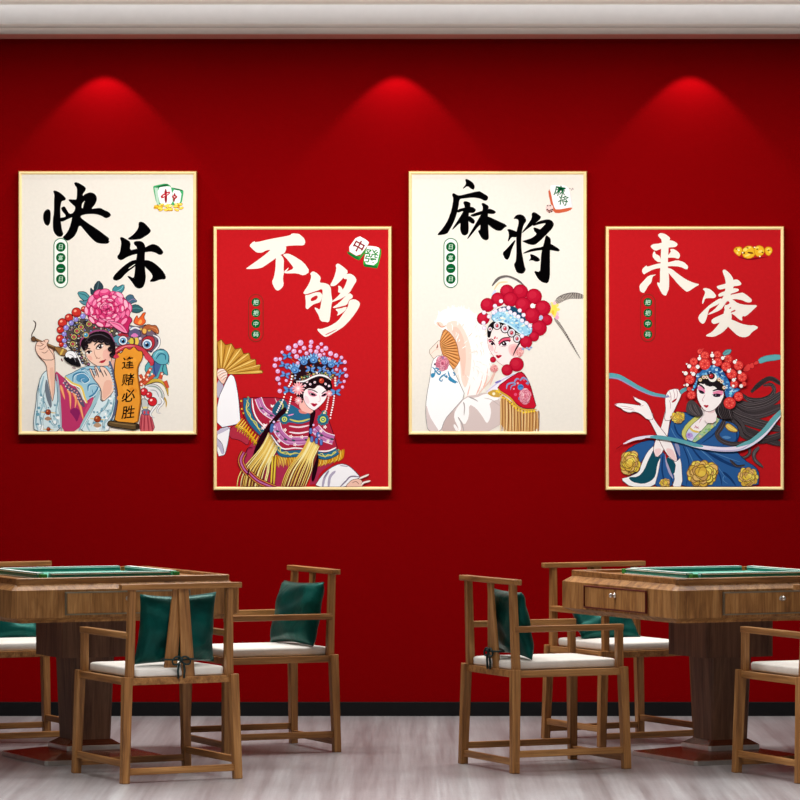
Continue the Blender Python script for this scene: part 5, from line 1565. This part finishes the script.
    a.P([(243, 702), (285, 666), (350, 664), (318, 705), (280, 715)], (253, 248, 248)); a.E(292, 688, 24, 21, (44, 20, 34)); a.E(286, 680, 6, 6, (250, 250, 252)); a.L([(238, 706), (285, 664), (358, 656)], 13, (38, 12, 28)); a.L([(250, 706), (290, 716), (322, 702)], 4, (140, 60, 80))
    a.P([(145, 680), (170, 668), (196, 700), (165, 706)], (253, 248, 248)); a.E(172, 688, 15, 15, (44, 20, 34)); a.L([(140, 672), (172, 664), (202, 704)], 11, (38, 12, 28))
    a.L([(232, 672), (278, 632), (350, 622)], 10, (90, 28, 44)); a.L([(130, 652), (165, 640), (196, 664)], 9, (90, 28, 44))
    a.P([(183, 640), (202, 608), (208, 620), (203, 640)], (204, 48, 70)); a.P([(210, 640), (222, 620), (228, 635)], (204, 48, 70))
    a.L([(212, 700), (196, 760), (208, 776), (228, 770)], 5, (222, 150, 150)); a.P([(204, 806), (224, 798), (238, 806), (254, 798), (272, 806), (242, 834), (222, 832)], (192, 20, 52)); a.L([(205, 807), (238, 814), (271, 807)], 4, (110, 4, 26))
    a.L([(470, 640), (410, 740), (378, 810)], 20, (24, 16, 20), 8)
    a.E(455, 760, 36, 40, (240, 180, 184)); a.E(455, 750, 18, 22, (232, 140, 150)); a.L([(430, 800), (470, 810)], 12, (250, 226, 226))
    a.L([(138, 625), (150, 540), (192, 490), (260, 470), (340, 500), (430, 565), (500, 592)], 60, (22, 16, 20), 40)
    for x, y, q in ((150, 540, 24), (220, 506, 40), (300, 534, 46), (366, 578, 44), (420, 636, 40)):
        a.E(x, y, q, q * 1.08, (22, 16, 20)); a.E(x, y, q * .78, q * .88, (234, 228, 232)); a.E(x, y, q * .55, q * .62, (190, 186, 196)); a.E(x, y, q * .36, q * .42, (196, 46, 66)); a.E(x - q * .12, y - q * .15, q * .12, q * .12, (250, 220, 220))
    # pompoms behind
    def pom(x, y, q):
        q *= 1.1
        a.O(x, y, q, (176, 16, 44), (128, 8, 32), 3); a.E(x - q * .08, y - q * .1, q * .82, q * .8, (188, 22, 50)); a.E(x - q * .18, y - q * .22, q * .52, q * .48, (198, 34, 60), -30)
    for q in ((320, 165, 62), (455, 170, 68), (590, 215, 70), (678, 332, 70), (230, 245, 62), (720, 450, 48), (355, 245, 66), (125, 300, 62), (480, 300, 70), (82, 435, 56), (640, 530, 70), (570, 405, 70), (590, 615, 44), (512, 670, 54)):
        pom(*q)
    a.E(660, 425, 20, 22, (180, 190, 226)); a.E(575, 308, 22, 24, (250, 244, 240))
    a.P([(150, 390), (250, 320), (360, 308), (420, 328), (520, 440), (480, 480), (350, 380), (230, 370)], (30, 72, 98))
    bd = [(160, 430), (200, 372), (300, 342), (420, 400), (500, 470), (575, 520), (565, 585), (500, 615), (440, 575), (360, 512), (270, 470), (190, 465)]
    a.PL(bd, (152, 206, 230), (60, 110, 150), 5)
    sprinkle(a, bd, 90, [(220, 240, 248), (110, 170, 210), (190, 226, 240), (240, 236, 214), (90, 140, 196)], 6, 13, r)
    a.L([(190, 462), (270, 470), (360, 512), (440, 575), (495, 608)], 13, (214, 236, 244))
    for x, y in ((90, 375), (85, 480), (140, 415), (200, 310), (260, 262), (335, 328), (290, 345), (255, 350), (205, 360), (352, 372), (396, 390), (433, 417), (447, 355), (485, 400), (470, 455), (515, 480), (550, 507), (92, 530), (470, 610), (185, 375)):
        a.O(x, y, 19, (240, 228, 240), (170, 150, 190), 2.5, (255, 252, 255))
    for x, y in ((480, 740), (520, 730), (560, 725), (540, 745)):
        a.E(x, y, 14, 10, r.choice([(150, 170, 210), (226, 230, 240)]), 0, 8)
    a.at(475, 345, 8.889)
    for x, y, q in ((160, 130, 24), (370, 172, 62), (285, 222, 48)):
        a.O(x, y, q, (178, 16, 44), (128, 8, 32), 3); a.E(x - q * .1, y - q * .1, q * .8, q * .8, (190, 24, 52)); a.E(x - q * .2, y - q * .22, q * .5, q * .46, (198, 36, 60))
    for x, y, q in ((172, 210, 28), (400, 70, 26)):
        blossom(a, x, y, q, q * 1.1, (214, 90, 100), [(240, 172, 170), (246, 196, 190), (232, 150, 150)], (206, 110, 110), r, 2)
    a.L([(170, 240), (130, 320), (60, 400), (30, 440)], 12, (240, 196, 182), 6)
    a.mesh('opera_figure', poster_3, Y_ART, 0.0004)


# ---------------------------------------------------------------- lady with the ribbon
def lady_ribbon():
    a = Art(clip_4)
    r = random.Random(13)
    HR, HL, HD = (74, 66, 68), (116, 106, 108), (38, 32, 34)
    SK, SE = (253, 245, 243), (120, 60, 70)
    a.at(715, 345, 10)
    def lock(pts, w, w1=None, n=6):
        a.L(pts, w + 6, HD, (w1 or w) + 4); a.L(pts, w, HR, w1)
        for i in range(n):
            f = (i + .5) / n - .5
            off = f * w * .8
            a.L([(p[0] + off * .35, p[1] + off) for p in pts], 4.5, r.choice([HL, HD, HD, (96, 86, 90)]), 2.5)
    lock([(360, 472), (430, 405), (500, 352), (560, 335), (620, 365), (680, 410)], 46, 40)
    lock([(270, 490), (340, 545), (450, 552), (550, 515), (592, 450), (560, 395), (480, 405)], 52, 30)
    lock([(200, 560), (320, 615), (460, 600), (560, 560), (690, 470)], 90, 90, 9)
    lock([(180, 600), (300, 680), (450, 690), (690, 600)], 80, 90, 8)
    lock([(90, 620), (220, 710), (350, 760), (480, 800), (690, 850)], 110, 90, 9)
    lock([(60, 640), (140, 740), (240, 830), (420, 900), (560, 960), (690, 1000)], 110, 60, 9)
    lock([(120, 700), (260, 870), (430, 950), (600, 920), (690, 880)], 80, 60, 7)
    a.at(680, 408, 10)
    lock([(620, 330), (690, 400), (690, 460), (630, 495), (560, 470)], 34, 18, 4)
    lock([(790, 390), (740, 450), (750, 520), (830, 590)], 40, 30, 4)
    # ribbons
    RB, RV = (94, 166, 176), (156, 152, 192)
    a.at(605, 340, 10)
    a.L([(40, 358), (130, 368), (230, 418), (340, 480), (480, 540), (640, 570)], 60, (60, 90, 120), 32, False); a.L([(40, 356), (130, 366), (230, 416), (340, 478), (480, 538), (640, 568)], 52, RB, 26, False)
    a.L([(40, 378), (130, 388), (230, 440), (340, 500), (480, 556), (640, 574)], 14, RV, 9)
    a.L([(740, 540), (780, 505), (830, 480)], 42, RB, 34)
    a.at(715, 345, 10)
    a.L([(432, 170), (520, 135), (670, 118)], 58, (50, 110, 120), 66); a.L([(432, 170), (520, 135), (670, 118)], 50, (98, 172, 178), 58)
    for pts in ([(268, 262), (300, 208), (350, 215), (340, 266)], [(330, 225), (355, 175), (395, 180), (390, 240)], [(380, 200), (395, 162), (440, 155), (432, 196)]):
        a.PL(pts, (226, 62, 60), (150, 20, 30), 5)
    # robe
    BU, BD, BLt = (44, 92, 152), (26, 58, 108), (84, 134, 186)
    a.at(680, 408, 10)
    rb = [(-95, 150), (-60, 40), (40, 40), (200, 70), (300, 60), (430, 120), (560, 160), (600, 260), (540, 400), (640, 520), (760, 590), (795, 660), (780, 795), (-110, 795), (-60, 500), (-130, 290)]
    a.PL(rb, BU, (20, 36, 70), 7)
    for pts, w in (([(30, 380), (90, 560), (60, 780)], 16), ([(120, 400), (220, 520), (380, 640), (420, 780)], 22), ([(240, 420), (400, 520), (560, 590), (740, 620)], 26), ([(330, 460), (470, 540), (620, 600)], 14), ([(-40, 420), (-10, 600), (-30, 780)], 18), ([(430, 640), (500, 700), (560, 780)], 30), ([(-60, 160), (-20, 260), (80, 330)], 20), ([(420, 130), (350, 250), (220, 350)], 22), ([(560, 200), (560, 330), (420, 370)], 20)):
        a.L(pts, w, BD, w * .5)
    for pts in ([(60, 390), (130, 540), (120, 600)], [(180, 400), (320, 520), (460, 700)], [(300, 430), (480, 500), (600, 540)], [(-90, 200), (-40, 290), (60, 340)], [(440, 680), (430, 720), (480, 760)]):
        a.L(pts, 10, BLt, 4)
    lock([(470, 40), (420, 180), (370, 260), (420, 330), (540, 360), (690, 330)], 46, 40, 5)
    lock([(500, 60), (600, 160), (640, 250), (740, 300), (830, 270)], 70, 60, 6)
    lock([(500, 520), (570, 580), (650, 570)], 28, 12, 3)
    a.P([(410, 290), (460, 275), (520, 295), (470, 315)], BLt)
    # left sleeves
    a.at(605, 408, 10)
    a.PL([(212, 420), (330, 350), (480, 312), (510, 350), (400, 480), (350, 560), (330, 640), (250, 672), (170, 612), (152, 530)], BU, (20, 36, 70), 6)
    a.PL([(540, 480), (590, 430), (612, 560), (652, 650), (682, 795), (488, 795), (520, 650)], BU, (20, 36, 70), 6); a.L([(580, 470), (570, 620), (600, 760)], 16, BD)
    a.PL([(492, 368), (420, 440), (362, 560), (342, 640), (240, 688), (150, 708), (262, 795), (492, 795), (535, 640), (560, 480)], (251, 249, 249), (90, 80, 90), 5)
    a.P([(492, 400), (432, 520), (392, 620), (330, 690), (228, 690), (270, 740), (380, 762), (462, 730), (505, 680), (522, 560), (560, 480), (505, 455)], (24, 78, 94))
    a.PL([(612, 475), (715, 535), (760, 490), (778, 795), (668, 795), (702, 690), (640, 600)], (251, 249, 249), (90, 80, 90), 5); a.P([(606, 475), (712, 545), (692, 672), (640, 632)], (24, 78, 94)); a.P([(596, 440), (612, 520), (660, 640), (690, 720), (640, 660), (606, 560)], (176, 168, 200)); a.P([(690, 350), (740, 360), (755, 500), (720, 440)], (150, 150, 186))
    # arms
    a.PL([(610, -10), (690, -10), (652, 100), (626, 280), (582, 440), (512, 502), (480, 420), (500, 330), (560, 200)], SK, SE, 5); a.P([(490, 410), (560, 400), (560, 450), (512, 495)], (249, 216, 214), 2)
    a.PL([(425, 90), (470, 30), (492, 120), (620, 280), (680, 370), (722, 500), (712, 545), (640, 490), (590, 420), (540, 320), (500, 230)], SK, SE, 5); a.P([(600, 400), (680, 410), (714, 510), (705, 535), (640, 485)], (249, 212, 210), 2)
    a.at(605, 340, 10)
    a.PL([(90, 640), (150, 628), (260, 640), (350, 655), (362, 640), (300, 605), (280, 560), (340, 592), (410, 615), (450, 680), (490, 795), (425, 800), (350, 735), (290, 715), (240, 728), (180, 705), (165, 685), (110, 662)], SK, SE, 5)
    for pts in ([(150, 660), (220, 668), (290, 690)], [(175, 685), (240, 690), (300, 705)], [(330, 650), (360, 660), (390, 650)]):
        a.L(pts, 5, (206, 160, 170))
    a.P([(280, 560), (300, 575), (292, 590)], (226, 150, 160)); a.P([(92, 640), (120, 640), (112, 658)], (226, 150, 160))
    a.PL([(598, 590), (615, 530), (640, 500), (690, 486), (735, 490), (748, 530), (768, 545), (722, 640), (682, 730), (660, 805), (588, 805), (608, 700)], SK, SE, 5)
    for pts in ([(645, 510), (660, 570), (655, 610)], [(680, 492), (695, 550), (690, 590)], [(715, 492), (725, 545), (715, 585)], [(640, 600), (655, 640), (652, 690)], [(620, 540), (640, 570), (660, 565)]):
        a.L(pts, 5, (190, 140, 156))
    a.P([(662, 622), (690, 594), (722, 582), (708, 606), (680, 626)], (172, 30, 52)); a.L([(640, 560), (600, 572)], 26, RV, 14)
    # chest and collar
    a.at(680, 408, 10)
    a.P([(205, -60), (355, -60), (362, 40), (300, 145), (185, 250), (85, 225), (115, 170), (215, 90)], (253, 242, 240))
    a.P([(60, 190), (110, 200), (150, 240), (205, 250), (130, 335), (70, 312), (42, 260)], (208, 216, 238)); a.L([(92, 190), (130, 228), (195, 242)], 20, (228, 198, 92))
    a.E(95, 275, 34, 30, (184, 154, 214)); a.E(88, 268, 12, 10, (150, 110, 190)); a.E(120, 300, 16, 12, (214, 190, 232))
    a.PL([(226, 42), (180, 60), (60, 158), (8, 250), (38, 312), (75, 328), (52, 262), (100, 182), (216, 82)], (206, 206, 112), (80, 90, 60), 5)
    a.PL([(348, 78), (412, 126), (160, 348), (112, 332), (250, 190)], (176, 204, 148), (70, 100, 80), 5)
    sprinkle(a, [(340, 95), (395, 130), (165, 330), (130, 325), (255, 195)], 22, [(214, 208, 100), (150, 190, 170), (226, 200, 160), (130, 180, 110)], 9, 16, r)
    a.L([(150, 170), (165, 200), (185, 185)], 6, (200, 120, 140)); a.L([(190, 150), (205, 120), (215, 100)], 5, (206, 130, 150)); a.L([(245, 40), (300, 45), (345, 20)], 5, (210, 150, 150)); a.L([(140, 200), (160, 185), (190, 210)], 5, (206, 120, 140))
    # gold flowers on the robe
    GO = [(240, 208, 76), (222, 178, 70), (206, 160, 92), (232, 190, 110), (246, 222, 100)]
    def gold(x, y, rx, ry, n=4):
        a.E(x, y, rx * .96, ry * .96, (128, 92, 40))
        blossom(a, x, y, rx, ry, (236, 200, 80), GO, (128, 92, 40), r, n)
    gold(220, 655, 160, 132, 5); gold(678, 690, 95, 88, 4)
    a.P([(442, 185), (470, 145), (520, 165), (588, 225), (560, 248), (490, 235)], (110, 80, 40)); a.P([(450, 185), (475, 152), (515, 172), (578, 225), (555, 240), (492, 226)], (226, 188, 92)); a.L([(470, 170), (510, 200), (570, 228)], 12, (244, 218, 110))
    gold(15, 90, 32, 45, 3)
    a.at(605, 408, 10)
    gold(250, 545, 98, 120, 5); gold(725, 95, 62, 52, 3); gold(600, 755, 52, 52, 3)
    # sash across
    a.at(680, 408, 10)
    s1 = [(-570, 360), (-480, 312), (-350, 288), (-190, 292), (0, 332), (160, 378), (300, 402), (450, 414), (600, 400), (720, 345), (850, 240), (960, 110), (1080, -20)]
    a.L(s1, 20, (70, 90, 120), 74); a.L(s1, 14, (238, 228, 244), 66)
    a.L([(-300, 290), (-190, 294), (0, 330), (130, 366), (230, 384)], 40, RB, 34); a.L([(560, 388), (650, 355), (720, 326), (840, 226), (950, 96), (1080, -30)], 30, (104, 172, 178), 56)
    a.L([(-560, 358), (-470, 318), (-350, 300)], 20, (244, 226, 240)); a.L([(-640, 410), (-572, 364)], 7, (110, 10, 22))
    a.L([(300, 414), (450, 428), (600, 414), (700, 360)], 13, (196, 186, 220))
    # head
    a.at(670, 340, 10)
    a.P([(155, 700), (170, 620), (220, 595), (275, 640), (340, 735), (290, 768), (220, 755), (170, 730)], HR)
    for k in range(6):
        a.L([(185 + 15 * k, 640), (200 + 18 * k, 700), (260 + 10 * k, 750)], 4, r.choice([HL, HD]))
    a.P([(345, 690), (440, 680), (472, 720), (455, 830), (345, 830)], (252, 236, 234)); a.P([(360, 716), (440, 692), (450, 720), (400, 735)], (240, 206, 206))
    a.P([(440, 690), (500, 630), (545, 540), (600, 640), (640, 780), (540, 800), (470, 760)], HD)
    for k in range(8):
        a.L([(520 + 10 * k, 600), (480 + 18 * k, 700), (520 + 16 * k, 790)], 5, r.choice([HL, HR]))
    a.PL([(265, 505), (280, 440), (330, 415), (400, 430), (470, 440), (530, 500), (540, 560), (500, 640), (440, 700), (392, 718), (350, 712), (300, 652), (270, 585)], SK, (110, 50, 64), 5)
    a.P([(268, 475), (300, 455), (352, 500), (345, 540), (290, 515)], (241, 140, 176)); a.P([(418, 525), (470, 505), (535, 505), (520, 562), (440, 545)], (241, 140, 176))
    a.L([(278, 440), (318, 462), (345, 492)], 15, (36, 24, 32)); a.L([(425, 510), (475, 494), (530, 506)], 15, (36, 24, 32))
    a.E(314, 522, 28, 14, (54, 34, 58), 22); a.E(312, 520, 11, 10, (16, 10, 20)); a.L([(280, 502), (318, 512), (345, 536)], 8, (24, 12, 24)); a.E(466, 556, 38, 15, (54, 34, 58), 2); a.E(462, 556, 13, 12, (16, 10, 20)); a.E(456, 551, 4, 4, (250, 250, 252)); a.L([(420, 548), (465, 540), (515, 548)], 8, (24, 12, 24))
    a.L([(352, 545), (322, 598), (336, 614)], 5, (214, 160, 170)); a.P([(330, 655), (350, 648), (360, 654), (372, 648), (388, 656), (362, 682)], (182, 20, 50))
    # headdress
    bh = [(225, 500), (250, 430), (270, 350), (330, 290), (420, 245), (500, 275), (560, 360), (600, 430), (640, 475), (712, 490), (650, 530), (610, 585), (555, 575), (540, 490), (480, 400), (420, 340), (330, 345), (290, 385), (262, 480)]
    a.PL(bh, (52, 112, 176), (20, 40, 84), 6)
    sprinkle(a, bh, 80, [(140, 194, 226), (30, 66, 120), (96, 160, 210), (200, 224, 238), (40, 90, 150)], 8, 17, r)
    for x, y, q in ((300, 115, 26), (350, 155, 40), (475, 145, 36), (235, 215, 38), (580, 190, 42), (475, 220, 40), (345, 240, 52), (235, 300, 38), (560, 265, 44), (683, 255, 44), (195, 395, 44), (720, 370, 44), (615, 340, 46), (640, 440, 36), (740, 440, 22), (190, 490, 20), (212, 550, 40), (683, 565, 42), (595, 630, 54)):
        q *= 1.08
        a.O(x, y, q, (224, 58, 56), (150, 18, 30), 4)
        a.E(x - q * .1, y - q * .1, q * .75, q * .72, (232, 72, 66))
        for i in range(7):
            a.E(x + q * .6 * math.cos(i * .9 + q), y + q * .6 * math.sin(i * .9 + q), q * .12, q * .1, (244, 130, 110), 0, 8)
        a.E(x, y, q * .2, q * .16, (196, 34, 40))
    a.P([(285, 100), (330, 85), (345, 80), (320, 115)], (214, 60, 60)); a.P([(732, 300), (760, 250), (800, 235), (800, 310)], (226, 62, 60))
    a.PL([(522, 135), (560, 95), (620, 93), (600, 140), (540, 160)], (104, 162, 168), (40, 80, 90), 5); a.L([(530, 145), (590, 110)], 5, (60, 110, 120))
    a.E(605, 535, 16, 14, (120, 220, 236)); a.E(240, 465, 10, 16, (90, 190, 230))
    a.P([(262, 455), (280, 380), (330, 350), (400, 355), (470, 380), (550, 465), (548, 520), (515, 500), (470, 470), (400, 455), (350, 430), (315, 405), (285, 440)], (32, 26, 30))
    for x, y in ((330, 415), (375, 432), (400, 440), (470, 452), (490, 470), (300, 410)):
        a.E(x, y, 30, 26, (32, 26, 30))
    for x, y in ((300, 398), (335, 372), (365, 372), (515, 415), (540, 475), (490, 395)):
        a.E(x, y, 19, 19, (214, 182, 120)); a.E(x, y, 13, 13, (245, 238, 230)); a.E(x, y, 7, 7, (186, 40, 50))
    a.E(424, 376, 44, 44, (250, 244, 236)); a.E(414, 362, 33, 33, (40, 30, 34)); a.E(410, 360, 21, 21, (180, 34, 44)); a.E(404, 352, 7, 6, (240, 140, 140))
    for x, y, q in ((420, 155, 20), (292, 185, 18), (438, 222, 18), (275, 268, 20), (190, 262, 20), (155, 333, 20), (232, 340, 20), (525, 180, 18), (645, 220, 18), (585, 310, 18), (695, 322, 18), (635, 400, 18), (710, 460, 18), (170, 450, 16), (630, 460, 14), (128, 320, 8), (165, 240, 8), (140, 452, 8), (420, 125, 8), (294, 158, 8), (662, 200, 8), (210, 325, 8), (425, 195, 7), (545, 165, 7), (602, 292, 7), (655, 385, 7)):
        a.O(x, y, q, (250, 244, 240), (150, 60, 60), 2)
    a.mesh('opera_figure', poster_4, Y_ART, 0.0004)


lady_peony()
lady_beads()
lady_fan()
lady_ribbon()
# ------------------------------------------------------------------ lamps, added fill lights and camera
def area(name, loc, size, power, rot=(0, 0, 0), col=(1, 0.995, 0.985)):
    l = bpy.data.lights.new(name, 'AREA')
    l.shape = 'RECTANGLE'
    l.size, l.size_y = size
    l.energy = power
    l.color = col
    o = bpy.data.objects.new(name, l)
    o.location = loc
    o.rotation_euler = rot
    COL.objects.link(o)
    return o


for x in (-1.555, -0.016, 1.528):
    l = bpy.data.lights.new('wall_downlight', 'SPOT')
    l.energy = 16
    l.spot_size = R(86)
    l.spot_blend = 0.28
    l.shadow_soft_size = 0.01
    l.color = (1, 0.95, 0.88)
    o = bpy.data.objects.new('wall_downlight', l)
    o.location = (x, -0.17, 3.562)
    COL.objects.link(o)
p = area('wall_wash_strip', (0, -1.82, 3.70), (5.4, 0.3), 188)  # unseen strip added to give the wall its top-to-bottom gradient
p.data.spread = R(173)
p = area('front_fill_panel', (0, -6.0, 3.70), (6.5, 1.0), 205)  # unseen fill added to light the furniture from the front
p.data.spread = R(93)
p = area('fascia_fill_strip', (0, -0.75, 3.665), (8.0, 0.03), 4.6, (R(106), 0, 0))  # unseen strip added to brighten the fascia and ceiling edge
p.data.spread = R(56)

w = bpy.data.worlds.new('World')
scene.world = w
w.use_nodes = True
w.node_tree.nodes['Background'].inputs['Color'].default_value = (1, 0.97, 0.94, 1)
w.node_tree.nodes['Background'].inputs['Strength'].default_value = 0.085

cam = bpy.data.cameras.new('camera')
cam.sensor_width = 36.0
cam.lens = 36.0 * F / 800.0
cam.clip_end = 100
co = bpy.data.objects.new('camera', cam)
co.location = (0, -ZW, CH)
co.rotation_euler = (R(90), 0, 0)
COL.objects.link(co)
scene.camera = co
